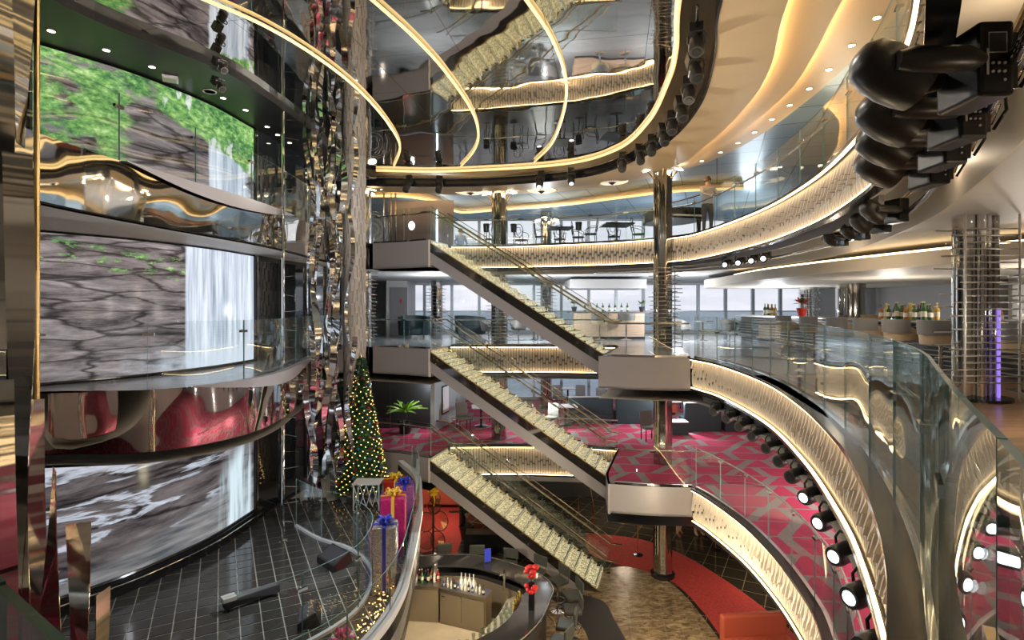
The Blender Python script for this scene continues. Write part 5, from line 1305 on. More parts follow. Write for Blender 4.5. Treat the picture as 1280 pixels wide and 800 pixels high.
# ---- people
M_skin = mat('skin', (0.52, 0.31, 0.21), 0.5)
def person(label, loc, rz, J, clothes, name='person'):
    """J: joints {name: (x,y,z,r)}; one continuous skin surface; clothes colour the faces by height bands"""
    order = ['pelvis', 'belly', 'chest', 'neck', 'head0', 'head1', 'shL', 'elL', 'wrL', 'haL', 'shR', 'elR', 'wrR', 'haR', 'hipL', 'knL', 'anL', 'toL', 'hipR', 'knR', 'anR', 'toR']
    edges = [('pelvis', 'belly'), ('belly', 'chest'), ('chest', 'neck'), ('neck', 'head0'), ('head0', 'head1'), ('chest', 'shL'), ('shL', 'elL'), ('elL', 'wrL'), ('wrL', 'haL'), ('chest', 'shR'), ('shR', 'elR'), ('elR', 'wrR'), ('wrR', 'haR'), ('pelvis', 'hipL'), ('hipL', 'knL'), ('knL', 'anL'), ('anL', 'toL'), ('pelvis', 'hipR'), ('hipR', 'knR'), ('knR', 'anR'), ('anR', 'toR')]
    vs = [J[k][:3] for k in order]; rad = [J[k][3] for k in order]
    es = [(order.index(a), order.index(c)) for a, c in edges]
    # fingers
    for h, wname in (('haL', 'wrL'), ('haR', 'wrR')):
        hp = Vector(J[h][:3]); d = (hp - Vector(J[wname][:3])).normalized(); sdv = Vector((0, 1, 0)); sdv = (sdv - d * sdv.dot(d)).normalized()
        for q in range(5):
            off = (q - 1.5) * 0.02 if q < 4 else -0.045; ln = (0.065, 0.075, 0.07, 0.055, 0.04)[q]
            a = hp + sdv * off + (d * 0.02 if q < 4 else -d * 0.02); e = a + d * ln + (Vector((0, 0, 0)) if q < 4 else -sdv * 0.02)
            i0 = len(vs); vs += [tuple(a), tuple(e)]; rad += [0.011, 0.009]; es += [(order.index(h), i0), (i0, i0 + 1)]
    me = bpy.data.meshes.new('body'); me.from_pydata(vs, es, [])
    o = bpy.data.objects.new(name, me); C.objects.link(o)
    sk = o.modifiers.new('skin', 'SKIN'); sk.use_smooth_shade = True
    for i, v in enumerate(me.skin_vertices[0].data):
        v.radius = (rad[i], rad[i]); v.use_root = (i == 0)
    sb = o.modifiers.new('sub', 'SUBSURF'); sb.levels = 2; sb.render_levels = 2
    o.location = loc; o.rotation_euler = (0, 0, rz)
    # colour bands in object space
    m, n_, bb_ = node_mat('person_' + label[:24].replace(' ', '_'), 0.7); x = NX(n_)
    z = x.sep(x.coord('Object'))[2]; y = x.sep(x.coord('Object'))[0]
    col = None
    for z0, c in clothes:
        col = c if col is None else x.mix(x.m('GREATER_THAN', z, z0), col, c)
    if clothes[-1][0] > 1e8: pass
    n_.links.new(col, bb_.inputs['Base Color']); me.materials.append(m)
    tag(o, label, 'person')
    # face and hair
    hx, hy, hz, hr = J['head0']; hz2 = J['head1'][2]; hc = Vector(((J['head0'][0] + J['head1'][0]) / 2, (J['head0'][1] + J['head1'][1]) / 2, (hz + hz2) / 2))
    b = MB(); b.lathe([(0, 0.135), (0.06, 0.12), (0.098, 0.06), (0.105, 0.0), (0.09, -0.04)], (hc.x, hc.y + 0.012, hc.z), 14)
    b.build('hair', mat('brown_hair', (0.07, 0.045, 0.03), 0.6), o, smooth=True)
    for sx in (-0.034, 0.034):
        b = MB(); b.lathe([(0, -0.01), (0.011, 0), (0, 0.01)], (hc.x + sx, hc.y - 0.093, hc.z + 0.0), 8); b.build('eye', M_black, o)
        b = MB(); b.lathe([(0, -0.03), (0.014, 0), (0, 0.03)], (hc.x + sx * 2.8, hc.y, hc.z), 8); b.build('ear', M_skin, o)
    b = MB(); b.tube([(hc.x, hc.y - 0.088, hc.z), (hc.x, hc.y - 0.115, hc.z - 0.035), (hc.x, hc.y - 0.09, hc.z - 0.045)], 0.012, 6); b.build('nose', M_skin, o, smooth=True)
    b = MB(); b.box((hc.x, hc.y - 0.09, hc.z - 0.075), (0.045, 0.012, 0.01)); b.build('mouth', mat('lips', (0.35, 0.12, 0.1), 0.5), o)
    return o
STAND = {'pelvis': (0, 0, 0.93, 0.135), 'belly': (0, 0, 1.10, 0.125), 'chest': (0, 0, 1.32, 0.15), 'neck': (0, 0, 1.47, 0.055), 'head0': (0, -0.01, 1.56, 0.075), 'head1': (0, -0.015, 1.68, 0.085),
         'shL': (-0.19, 0, 1.40, 0.065), 'elL': (-0.25, 0.02, 1.13, 0.045), 'wrL': (-0.24, -0.06, 0.90, 0.03), 'haL': (-0.24, -0.08, 0.82, 0.035),
         'shR': (0.19, 0, 1.40, 0.065), 'elR': (0.25, 0.02, 1.13, 0.045), 'wrR': (0.24, -0.06, 0.90, 0.03), 'haR': (0.24, -0.08, 0.82, 0.035),
         'hipL': (-0.10, 0, 0.84, 0.095), 'knL': (-0.11, -0.01, 0.48, 0.06), 'anL': (-0.11, 0.02, 0.09, 0.04), 'toL': (-0.12, -0.15, 0.035, 0.035),
         'hipR': (0.10, 0, 0.84, 0.095), 'knR': (0.11, -0.01, 0.48, 0.06), 'anR': (0.11, 0.02, 0.09, 0.04), 'toR': (0.12, -0.15, 0.035, 0.035)}
W1 = dict(STAND); W1.update({'knR': (0.11, 0.05, 0.48, 0.06), 'anR': (0.12, 0.18, 0.10, 0.04), 'toR': (0.13, 0.03, 0.035, 0.035)})
person('person in pale patterned shorts walking past the chrome column, seen below the landing', (5.62, 18.7, 0.0), 0.4, W1, [(0, (0.25, 0.06, 0.05)), (0.10, (0.52, 0.31, 0.21)), (0.52, (0.45, 0.38, 0.20)), (0.92, (0.5, 0.5, 0.52)), (1.44, (0.52, 0.31, 0.21))])
o = person('person in a dark knee length dress standing by the chrome column, seen below the landing', (6.25, 18.75, 0.0), 0.2, STAND, [(0, (0.3, 0.15, 0.1)), (0.05, (0.52, 0.31, 0.21)), (0.5, (0.02, 0.02, 0.025)), (1.44, (0.52, 0.31, 0.21))])
b = MB(); b.lathe([(0.17, 0.98), (0.24, 0.75), (0.30, 0.45), (0.295, 0.45), (0.235, 0.75), (0.16, 0.98)], n=20); b.build('skirt', M_blackm, o, smooth=True)
LEAN = dict(STAND); LEAN.update({'elR': (0.22, -0.20, 1.18, 0.045), 'wrR': (0.10, -0.36, 1.12, 0.03), 'haR': (0.06, -0.42, 1.11, 0.035), 'elL': (-0.22, -0.2, 1.18, 0.045), 'wrL': (-0.1, -0.36, 1.12, 0.03), 'haL': (-0.06, -0.42, 1.11, 0.035)})
person('person in a grey shirt standing at the uppermost gallery glass by the piano', (5.55, 15.9, ZA), 0.2, LEAN, [(0, (0.03, 0.03, 0.03)), (0.09, (0.05, 0.05, 0.07)), (0.95, (0.45, 0.43, 0.42)), (1.44, (0.52, 0.31, 0.21))])
SIT = dict(STAND)
for k_ in SIT: SIT[k_] = (SIT[k_][0], SIT[k_][1], SIT[k_][2] - 0.42, SIT[k_][3])
SIT.update({'hipL': (-0.10, -0.05, 0.50, 0.09), 'knL': (-0.12, -0.44, 0.50, 0.06), 'anL': (-0.12, -0.42, 0.09, 0.04), 'toL': (-0.12, -0.56, 0.035, 0.035), 'hipR': (0.10, -0.05, 0.50, 0.09), 'knR': (0.12, -0.44, 0.50, 0.06), 'anR': (0.12, -0.42, 0.09, 0.04), 'toR': (0.12, -0.56, 0.035, 0.035),
            'haL': (-0.18, -0.32, 0.60, 0.035), 'wrL': (-0.2, -0.25, 0.62, 0.03), 'elL': (-0.25, -0.02, 0.72, 0.045), 'haR': (0.18, -0.32, 0.60, 0.035), 'wrR': (0.2, -0.25, 0.62, 0.03), 'elR': (0.25, -0.02, 0.72, 0.045)})
person('person seated by the window of the uppermost gallery, only the head showing', (-2.15, 23.4, ZA), 0.3, SIT, [(0, (0.03, 0.03, 0.03)), (0.09, (0.08, 0.08, 0.1)), (0.62, (0.2, 0.22, 0.28)), (1.02, (0.52, 0.31, 0.21))])
# ================================================================== stage lamps and ceiling fittings
M_lampbody = mat('lamp_body_black', (0.035, 0.032, 0.028), 0.36)
M_panel = mat('lamp_control_panel', (0.012, 0.012, 0.014), 0.25)
M_print = mat('panel_print', (0.65, 0.65, 0.65), 0.5)
def moving_head_parts(t, tilt, lit, detail=True):
    """local: +x points from the base to the head, z up"""
    b = MB(); b.box((0.09, 0, 0), (0.18, 0.34, 0.40)); o = b.build('base', M_panel, t); md = o.modifiers.new('bevel', 'BEVEL'); md.width = 0.02; md.segments = 2
    if detail:
        for sz in (-1, 1):
            b = MB(); b.box((0.09, sz * 0.1715, 0.08), (0.085, 0.004, 0.10)); d = b.build('display', mat('lcd_grey', (0.06, 0.065, 0.065), 0.15), o)
            b = MB(); b.box((0.09, sz * 0.1712, 0.08), (0.095, 0.003, 0.11)); b.build('display_frame', M_print, o)
            for q in range(7):
                b = MB(); b.cyl((0.055 + 0.03 * (q % 3), sz * 0.171, -0.03 - 0.045 * (q // 3)), (0.055 + 0.03 * (q % 3), sz * 0.176, -0.03 - 0.045 * (q // 3)), 0.008, 8); b.build('button', M_print, o)
            b = MB(); b.box((0.14, sz * 0.1715, -0.02), (0.012, 0.003, 0.14)); b.build('print_line', M_print, o)
        b = MB(); b.box((-0.02, 0, 0.0), (0.05, 0.26, 0.30)); b.build('rear_plate', M_lampbody, t)
    for sy in (-1, 1):
        b = MB(); b.tube([(0.16, sy * 0.13, 0), (0.25, sy * 0.165, 0), (0.52, sy * 0.17, 0), (0.60, sy * 0.165, 0)], [0.05, 0.068, 0.072, 0.05], 12, flat=1.0)
        o = b.build('yoke_arm', M_lampbody, t, smooth=40)
        o.scale = (1, 1, 1)
    b = MB(); M3 = Matrix.Rotation(tilt, 3, 'Y')
    b.lathe([(0, -0.20), (0.07, -0.195), (0.125, -0.15), (0.15, -0.06), (0.155, 0.04), (0.14, 0.14), (0.12, 0.20), (0.11, 0.20), (0.11, 0.17)], (0.55, 0, 0), 22, M=M3, cap=False); hd = b.build('head', M_lampbody, t, smooth=50)
    b = MB(); b.lathe([(0, 0.185), (0.08, 0.182), (0.112, 0.175)], (0.55, 0, 0), 20, M=M3); b.build('lens', M_lampw if lit else mat('lens_dark', (0.04, 0.045, 0.05), 0.05), hd, smooth=True)
    b = MB(); b.tube([(-0.06, 0.02, 0.02), (-0.14, 0.05, 0.05), (-0.12, 0.0, -0.06)], 0.03, 8); b.build('clamp', M_chrome, t, smooth=True)
    if detail:
        b = MB(); b.tube([(-0.02, 0.1, 0.12), (-0.14, 0.12, 0.16), (-0.2, 0.06, 0.02), (-0.16, 0.0, -0.1)], 0.012, 6); b.build('cable', M_black, t, smooth=True)
# chrome pipes that carry the lamps under the uppermost deck
PIPE = catmull([(1.3, 1.2), (1.9, 2.0), (2.46, 2.82), (3.0, 3.66), (3.81, 5.03), (4.45, 6.2), (5.2, 7.9), (5.6, 9.6), (5.75, 11.4), (5.75, 13.2), (5.3, 15.2), (4.1, 16.8), (2.6, 17.7)], 8)
b = MB(); b.tube([(x, y, 8.72) for x, y in PIPE], 0.030, 10); tag(b.build('lamp_pipe', M_chrome, smooth=True), 'curved chrome pipe carrying the lamps below the uppermost deck', 'pipe')
b = MB(); b.tube([(x, y, 8.98) for x, y in offset(PIPE, -0.06)], 0.022, 8); tag(b.build('lamp_pipe', M_gold, smooth=True), 'thinner brass toned pipe just above the curved chrome pipe', 'pipe')
def along(path, d):
    best = min(range(len(path)), key=lambda i: abs(path[i][1] - d)); a = Vector(path[max(0, best - 1)]); c = Vector(path[min(len(path) - 1, best + 1)]); t = (c - a).normalized()
    return Vector(path[best]), Vector((-t.y, t.x))       # point, normal towards the void (left of the path)
FP = resample(PIPE, 0.05)
base = None
specs = [(2.68, -2.15, 0.0, 'largest moving head lamp hung on the chrome pipe, control panel showing'), (3.28, -2.15, 0.0, 'second large moving head lamp below the largest'),
         (3.85, -2.1, 0.0, 'third moving head lamp in the row under the uppermost deck'), (4.42, -2.1, 0.0, 'fourth moving head lamp in the row under the uppermost deck')]
for i, (d, tl, dz, lab) in enumerate(specs):
    q, nrm = along(FP, d)
    t = thing('moving_head_lamp', lab, 'stage lamp', (q.x - 0.10, q.y - 0.02, 8.72 + dz), PI - 0.06, 'moving head lamps under the uppermost deck')
    moving_head_parts(t, tl, False, True); t.scale = (0.84,) * 3
rest = [(6.6, 0.7, 'moving head lamp halfway along the recess behind the lit fascia'), (7.5, 0.7, 'moving head lamp pointing along the recess, next of the row'), (8.4, 0.6, 'small moving head lamp with a lit lens above the walkway'), (9.3, 0.6, 'small lamp second from the lit one in the recess')]
for d, sc_, lab in rest:
    p, nrm = along(FP, d); t = thing('moving_head_lamp', lab, 'stage lamp', (p.x + nrm.x * 0.05, p.y + nrm.y * 0.05, 8.74), math.atan2(nrm.y, nrm.x) + 0.6, 'moving head lamps under the uppermost deck')
    moving_head_parts(t, -2.2, d > 8.2, False); t.scale = (sc_,) * 3
# short can lamps with lit lenses
def can_parts(t, lit=True):
    b = MB(); b.tube([(0, 0, 0), (0.06, 0, 0), (0.30, 0, 0), (0.34, 0, 0)], [0.075, 0.105, 0.115, 0.10], 14); o = b.build('body', M_lampbody, t, smooth=45)
    b = MB(); b.tube([(0.335, 0, 0), (0.352, 0, 0)], [0.07, 0.06], 16); b.build('lens', M_lampw if lit else MATS['lens_dark'], t, smooth=45)
    b = MB(); b.tube([(0.12, -0.125, 0), (0.12, -0.13, 0.12), (0.10, -0.09, 0.19), (0.10, 0.09, 0.19), (0.12, 0.13, 0.12), (0.12, 0.125, 0)], 0.016, 6); b.build('bracket', M_lampbody, t)
    b = MB(); b.box((-0.13, 0, 0.02), (0.24, 0.20, 0.20)); b.build('driver_box', M_lampbody, t)
    b = MB(); b.box((0.21, -0.112, 0.0), (0.03, 0.012, 0.12)); b.build('stripe', M_greyL, t)
def can(label, loc, rz, ry, lit, sc_, group):
    global _can
    t = thing('can_lamp', label, 'stage lamp', loc, rz, group); t.rotation_euler = (0, ry, rz); t.scale = (sc_,) * 3
    can_parts(t, lit); return t
for i, d in enumerate((12.3, 12.9, 13.5, 14.1)):
    p, nrm = along(FP, d); can('small lit can lamp under the uppermost deck, %s from the viewer' % nth(i), (p.x + nrm.x * 0.2, p.y + nrm.y * 0.2, 8.72), -2.2, 0.2, True, 0.8, 'small can lamps under the uppermost deck')
B5 = resample(B_right, 0.05)
ords = ['first', 'second', 'third', 'fourth', 'fifth', 'sixth', 'seventh', 'eighth', 'ninth', 'tenth', 'eleventh', 'twelfth', 'thirteenth']
for i, d in enumerate((3.15, 3.85, 4.55, 5.3, 6.1, 6.9, 7.7, 8.5, 9.3, 10.1, 10.9, 11.7, 12.5)):
    p, nrm = along(B5, d); can('lamp hung below the middle deck fascia, %s from the viewer' % ords[i], (p.x + nrm.x * -0.10, p.y + nrm.y * -0.10, 5.34), math.atan2(nrm.y, nrm.x) + 0.75, 0.10, i < 6, 0.85, 'lamps hung below the near middle deck fascia')
b = MB(); b.tube([(x, y, 5.53) for x, y in offset(B_right, -0.12) if y > 2.0], 0.02, 8); tag(b.build('lamp_pipe', M_black, smooth=True), 'black pipe carrying the lamps below the middle deck fascia', 'pipe')
# ---- lamp trench around the mirror ceiling
TR = resample(catmull([((a[0] + c[0]) / 2, (a[1] + c[1]) / 2) for a, c in (((2.27, 7.64), (2.67, 7.27)), ((2.65, 9.05), (3.1, 8.6)), ((2.87, 10.3), (3.55, 10.57)), ((3.04, 12.5), (3.64, 12.7)), ((2.73, 14.7), (3.28, 14.4)), ((1.39, 16.2), (2.1, 16.5)), ((-1.94, 17.0), (-1.0, 17.7)), ((-4.4, 16.9), (-4.6, 17.5)))], 10), 0.05)
b = MB(); b.tube([(x, y, 11.62) for x, y in TR], 0.02, 8); tag(b.build('lamp_pipe', M_dchrome, smooth=True), 'thin pipe in the trench around the mirror ceiling', 'pipe')
n = len(TR)
for i, (f, lit) in enumerate(((0.04, 0), (0.10, 0), (0.16, 0), (0.22, 0), (0.27, 0), (0.32, 0), (0.37, 0), (0.42, 0), (0.47, 0), (0.60, 1), (0.66, 1), (0.86, 0), (0.92, 0))):
    p = TR[int(f * (n - 1))]
    t = thing('trench_spot', 'small spot lamp in the ceiling trench, %s counted from above the viewer' % nth(i), 'stage lamp', (p[0], p[1], 11.46), -2.0 + i * 0.1, 'spot lamps around the mirror ceiling')
    can_parts(t, bool(lit)); t.rotation_euler = (0, 1.0, -1.9 + (0.3 if i % 2 else 0)); t.scale = (0.95,) * 3
# gold light arcs below the mirror ceiling
def arc(pts, label, r=0.027):
    P = [at(px, py, 11.74) for px, py in pts]; P = catmull(P, 8)
    b = MB(); b.tube([(x, y, 11.755) for x, y in P], r, 8); return tag(b.build('light_arc', M_goldglow, smooth=True), label, 'light strip')
arc([(235, -8), (330, 33), (400, 75), (450, 115), (485, 155), (500, 185), (492, 210)], 'gold light arc on the mirror ceiling, the one over the ribbons')
arc([(455, -8), (520, 50), (560, 95), (590, 140), (598, 170), (592, 190), (576, 209)], 'gold light arc on the mirror ceiling, the middle one')
arc([(650, -10), (690, 50), (707, 100), (705, 140), (690, 180), (668, 203)], 'gold light arc on the mirror ceiling, third from the ribbons')
_e = catmull([(1.2, 3.2), (1.85, 5.4)] + cM[:7] + [(-4.1, 16.9)], 8); b = MB(); b.tube([(x, y, 11.755) for x, y in _e], 0.04, 8); tag(b.build('light_arc', M_goldglow, smooth=True), 'gold light rim along the edge of the mirror ceiling', 'light strip')
# ---- downlights
dl = MB(); dl.lathe([(0.052, 0), (0.062, 0), (0.062, 0.012), (0.052, 0.012), (0.052, 0)], n=14, cap=False); dlr = dl.mesh('ring', [M_chrome], True)
ds = MB(); ds.lathe([(0, 0.004), (0.05, 0.004), (0.05, 0.010)], n=14); dls = ds.mesh('lens', [M_lamp], True)
def downlight(label, x, y, z, sq=False, group=None, sc_=1.0):
    t = thing('ceiling_downlight', label, 'downlight', (x, y, z - 0.014), 0, group); t.scale = (sc_, sc_, 1)
    link('ring', dlr, t); link('lens', dls, t); return t
Kd = resample(offset(K3l, 0.25), 0.05)
for i in range(13):
    d = 6.2 + i * 0.86; p = min((q for q in Kd if q[0] > 1), key=lambda q: abs(q[1] - d))
    downlight('round downlight in the outer tan ceiling, %s counted from the viewer' % nth(i), p[0], p[1], 11.72, group='downlights of the tan ceiling')
for i, (px, py) in enumerate(((64, 38), (133, 62), (190, 83), (279, 122), (307, 137), (334, 158), (347, 168), (362, 178))):
    x, y = at(px, py, 11.66); downlight('downlight in the black soffit, %s counted from the near ribbons' % nth(i), x, y, 11.66, group='downlights of the black soffit')
for i, (x, y) in enumerate(((5.9, 4.9), (6.3, 6.6), (7.0, 8.3), (7.4, 5.6), (8.0, 10.0))):
    downlight('small downlight in the pale soffit over the walkway, %s counted from the viewer' % nth(i), x, y, 8.80, group='downlights over the walkway')
# soffit speaker and small spots above the top screen
x, y = at(213, 96, 11.66)
t = thing('ceiling_speaker', 'small white ceiling speaker panel in the black soffit', 'speaker', (x, y, 11.62), 0.5); b = MB(); b.box((0, 0, 0), (0.24, 0.24, 0.05)); b.build('panel', M_white, t); b = MB(); b.box((0, 0, -0.028), (0.20, 0.20, 0.008)); b.build('grille', M_greyL, t)
for i, (px, py, z, lab) in enumerate(((272, 102, 11.5, 'black spot lamp under the black soffit above the waterfall'), (274, 74, 11.9, 'black spot lamp on the edge of the black soffit'))):
    x, y = at(px, py, min(z, 11.55)); can(lab, (x, y, 11.46), -0.6, 0.7, False, 0.6, 'soffit spot lamps')
x, y = at(262, 114, 11.66); t = thing('ceiling_disc', 'round green tinted disc speaker in the black soffit', 'speaker', (x, y, 11.645)); b = MB(); b.lathe([(0.10, 0), (0.12, 0), (0.12, 0.012), (0.10, 0.012), (0.10, 0)], n=20, cap=False); b.build('ring', M_greyL, t); b = MB(); b.lathe([(0, 0.004), (0.1, 0.004)], n=20); b.build('grille', M_dark, t)
# crystal dish lights of the tan ceiling
for i, (px, py) in enumerate(((588, 240), (677, 238), (765, 227))):
    x, y = at(px, py, 11.50)
    t = thing('crystal_ceiling_light', 'round crystal dish light with dark centre, %s from the ribbons' % ('first', 'second', 'third')[i], 'ceiling light', (x, y, 11.51), 0, 'crystal dish lights')
    b = MB(); b.lathe([(0.50, 0.0), (0.52, 0.0), (0.52, -0.02), (0.50, -0.02), (0.50, 0.0)], n=28, cap=False); b.build('rim', M_gold, t)
    for k in range(26):
        a = 2 * PI * k / 26; b = MB(); ca_, sa_ = math.cos(a), math.sin(a); w_ = 0.045
        b.add([(ca_ * 0.14 - sa_ * 0.012, sa_ * 0.14 + ca_ * 0.012, -0.05), (ca_ * 0.14 + sa_ * 0.012, sa_ * 0.14 - ca_ * 0.012, -0.05), (ca_ * 0.5 + sa_ * w_, sa_ * 0.5 - ca_ * w_, -0.005), (ca_ * 0.5 - sa_ * w_, sa_ * 0.5 + ca_ * w_, -0.005), (ca_ * 0.33, sa_ * 0.33, -0.06)], [(0, 1, 4), (1, 2, 4), (2, 3, 4), (3, 0, 4)])
        b.build('crystal', mat('crystal_glow', (0.95, 0.85, 0.65), 0.15, 0, (1, 0.8, 0.55), 0.7), t)
    b = MB(); b.lathe([(0, -0.12), (0.06, -0.09), (0.14, -0.03), (0.14, 0.0)], n=16); b.build('centre', M_dark, t, smooth=True)
# gold lit cove line of the uppermost gallery ceiling
CV = catmull([at(px, py, 11.6) for px, py in ((455, 246), (500, 246), (545, 252), (562, 261), (580, 266), (620, 263), (700, 257), (780, 247), (840, 240), (930, 236))], 8)
b = MB(); b.wall(CV, 11.58, 11.66, 0.04); struct(b.build('trim_71', M_goldglow, smooth=True), 'wavy gold lit cove line of the uppermost gallery ceiling', 'trim')
b = MB(); b.wall(offset(CV, 0.1), 11.60, 11.84, 0.05); struct(b.build('trim_72', M_tan, smooth=True), 'tan upstand behind the wavy gold cove line', 'trim')
# canopies under the middle deck ceiling
b = MB(); b.prism(catmull([(6.9, 18.2), (6.7, 15.0), (7.1, 11.5), (7.9, 8.6), (9.2, 6.5), (13.8, 6.0)], 6) + [(13.8, 22), (7.6, 22), (7.0, 20.4)], 8.36, 8.62)
struct(b.build('ceiling_bar_canopy', M_beige), 'beige curved dropped ceiling over the cocktail bar', 'ceiling')
b = MB(); b.wall(catmull([(7.05, 17.8), (6.85, 15.0), (7.25, 11.5), (8.05, 8.6), (9.35, 6.6), (13.8, 6.1)], 6), 8.64, 8.67, 0.03); struct(b.build('trim_73', M_strip), 'hidden warm light strip above the dropped bar ceiling', 'trim')
b = MB(); b.box((3.65, 22.2, 8.52), (2.9, 2.0, 0.34)); struct(b.build('ceiling_canopy_small', M_greyL), 'pale box canopy over the small wooden bar', 'ceiling')
# ================================================================== middle deck lounge
def tub_parts(t, m, seatm, h=0.78, r=0.48):
    n = 22; vs = []; fs = []
    # curved shell open to the front (-y)
    for k in range(n + 1):
        a = -0.35 * PI + 1.7 * PI * k / n + 0.0
        hh = h * (0.80 + 0.20 * math.sin(PI * k / n))
        for rr, z in ((r, 0.12), (r * 1.06, hh), (r * 0.86, hh), (r * 0.84, 0.12)):
            vs.append((math.cos(a) * rr, math.sin(a) * rr, z))
    for k in range(n):
        for q in range(4): l = (q + 1) % 4; fs.append((k * 4 + q, k * 4 + l, k * 4 + 4 + l, k * 4 + 4 + q))
    fs += [(0, 1, 2, 3), tuple(n * 4 + q for q in range(4))]
    b = MB(); b.add(vs, fs); b.build('shell', m, t, smooth=50)
    b = MB(); b.lathe([(0, 0.16), (r * 0.82, 0.16), (r * 0.84, 0.36), (r * 0.7, 0.42), (0, 0.43)], n=22); b.build('seat_cushion', seatm, t, smooth=50)
    b = MB(); b.lathe([(r * 0.8, 0.0), (r * 0.8, 0.12)], n=22); b.build('plinth', M_chrome, t, smooth=50)
t = thing('tub_armchair', 'dark teal tub armchair nearer the pale wall on the middle deck', 'armchair', (-3.95, 22.6, ZB), 0.3); tub_parts(t, M_teal, M_teal, 0.9, 0.62)
c = dup(t, 'dark teal tub armchair beside the chrome column, facing the sea', (-1.72, 23.2, ZB), 2.6)
def round_table(label, loc, h, r, topm, group=None):
    t = thing('round_table', label, 'table', loc, 0, group)
    b = MB(); b.lathe([(r * 0.55, 0), (r * 0.55, 0.02), (0.04, 0.05), (0.03, h - 0.03)], n=18); b.build('pedestal', M_chrome, t, smooth=35)
    b = MB(); b.lathe([(0, h - 0.03), (r, h - 0.03), (r, h), (0, h)], n=24); b.build('top', topm, t, smooth=35); return t
def lounge_chair_parts(t, m):
    b = MB(); b.lathe([(0.24, 0), (0.24, 0.015), (0.03, 0.04), (0.03, 0.38)], n=16); b.build('pedestal', M_chrome, t, smooth=35)
    n = 14; vs = []; fs = []
    for k in range(n + 1):
        a = -0.2 * PI + 1.4 * PI * k / n; hh = 0.52 + 0.28 * math.sin(PI * k / n)
        for rr, z in ((0.28, 0.40), (0.36, hh), (0.32, hh), (0.25, 0.42)): vs.append((math.cos(a) * rr, math.sin(a) * rr, z))
    for k in range(n):
        for q in range(4): l = (q + 1) % 4; fs.append((k * 4 + q, k * 4 + l, k * 4 + 4 + l, k * 4 + 4 + q))
    fs += [(0, 1, 2, 3), tuple(n * 4 + q for q in range(4))]
    b = MB(); b.add(vs, fs); b.build('back_shell', m, t, smooth=50)
    b = MB(); b.lathe([(0, 0.36), (0.26, 0.36), (0.28, 0.42), (0.2, 0.46), (0, 0.46)], n=18); b.build('seat', m, t, smooth=50)
M_gchair = mat('grey_brown_shell', (0.13, 0.12, 0.11), 0.5)
lc = thing('lounge_chair', 'dark swivel chair by the column, closest to the topmost stair', 'chair', (0.25, 21.2, ZB), 0.4, 'swivel chairs of the middle deck'); lounge_chair_parts(lc, M_gchair)
for x, y, rz, lab in ((0.95, 20.6, 2.5, 'dark swivel chair with its back to the atrium glass'), (1.5, 21.7, 4.0, 'dark swivel chair on the far side of the small table'), (-0.85, 20.6, 1.2, 'dark swivel chair half hidden by the chrome column'),
                      (6.35, 20.9, 0.5, 'swivel chair by the sea window beside the landing column'), (8.0, 20.6, 2.2, 'swivel chair between the sea window table and the cocktail bar'), (8.7, 21.2, 1.5, 'swivel chair nearest the end of the cocktail bar')):
    dup(lc, lab, (x, y, ZB), rz)
round_table('small glass topped table among the dark swivel chairs', (0.85, 21.45, ZB), 0.55, 0.32, M_dark)
round_table('round sea window table beyond the landing column', (7.15, 21.0, ZB), 0.72, 0.38, M_gchair)
# small wooden bar with bottles and flower pots
M_slatw = mat('pale_peach_wood', (0.72, 0.50, 0.36), 0.5, var=((1, 1, 22), 0.12))
t = thing('wooden_bar', 'small bar with pale peach wooden front below the box canopy', 'bar counter', (3.75, 21.9, ZB))
for k in range(9):
    b = MB(); b.box((0, -0.3, 0.12 + 0.1 * k), (2.7, 0.03, 0.085)); b.build('slat', M_slatw, t)
b = MB(); b.box((0, 0.02, 0.5), (2.7, 0.58, 1.0)); b.build('body', M_slatw, t)
b = MB(); b.box((0, -0.05, 1.03), (3.1, 0.8, 0.05)); b.build('counter_top', M_gchair, t)
b = MB(); b.box((0, -0.34, 0.05), (2.72, 0.02, 0.1)); b.build('plinth', M_dark, t)
for k in range(8): bottle('green', (2.85 + 0.24 * k, 21.95 + 0.05 * (k % 2), ZB + 1.056), 'dark green bottle on the small wooden bar, %s from the stairs' % nth(k), 'bottles on the small wooden bar', 1.1)
def flower_pot(label, loc, potm, leafm, flm, sc_=1.0):
    t = thing('potted_flower', label, 'plant', loc); t.scale = (sc_,) * 3
    b = MB(); b.lathe([(0.05, 0), (0.085, 0.14), (0.075, 0.14), (0.05, 0.10), (0, 0.10)], n=14); b.build('pot', potm, t, smooth=40)
    rng = random.Random(int(loc[0] * 50))
    b = MB(); b.tube([(0, 0, 0.1), (0, 0, 0.24)], 0.012, 6); b.build('stem', MATS['stem_green'], t)
    for k in range(14):
        a = k * 2.4; el = rng.uniform(-0.2, 0.9); L = 0.15; p0_ = Vector((0, 0, 0.22)); d = Vector((math.cos(a) * math.cos(el), math.sin(a) * math.cos(el), math.sin(el))); sd = Vector((-math.sin(a), math.cos(a), 0)) * 0.04
        b = MB(); b.add([p0_, p0_ + d * L * 0.5 - sd, p0_ + d * L, p0_ + d * L * 0.5 + sd, p0_ + d * L * 0.5 + Vector((0, 0, 0.012))], [(0, 1, 4), (1, 2, 4), (2, 3, 4), (3, 0, 4)]); b.build('leaf' if k % 2 else 'bract', leafm if k % 2 else flm, t)
M_pleaf = mat('pot_leaf', (0.04, 0.11, 0.03), 0.5); M_redb = mat('red_bract', (0.6, 0.02, 0.03), 0.55)
flower_pot('potted flower on the stairward end of the small wooden bar', (2.42, 21.8, ZB + 1.056), M_dark, M_pleaf, M_pleaf, 1.4)
flower_pot('potted flower on the seaward end of the small wooden bar', (5.05, 21.8, ZB + 1.056), M_dark, M_pleaf, M_pleaf, 1.4)
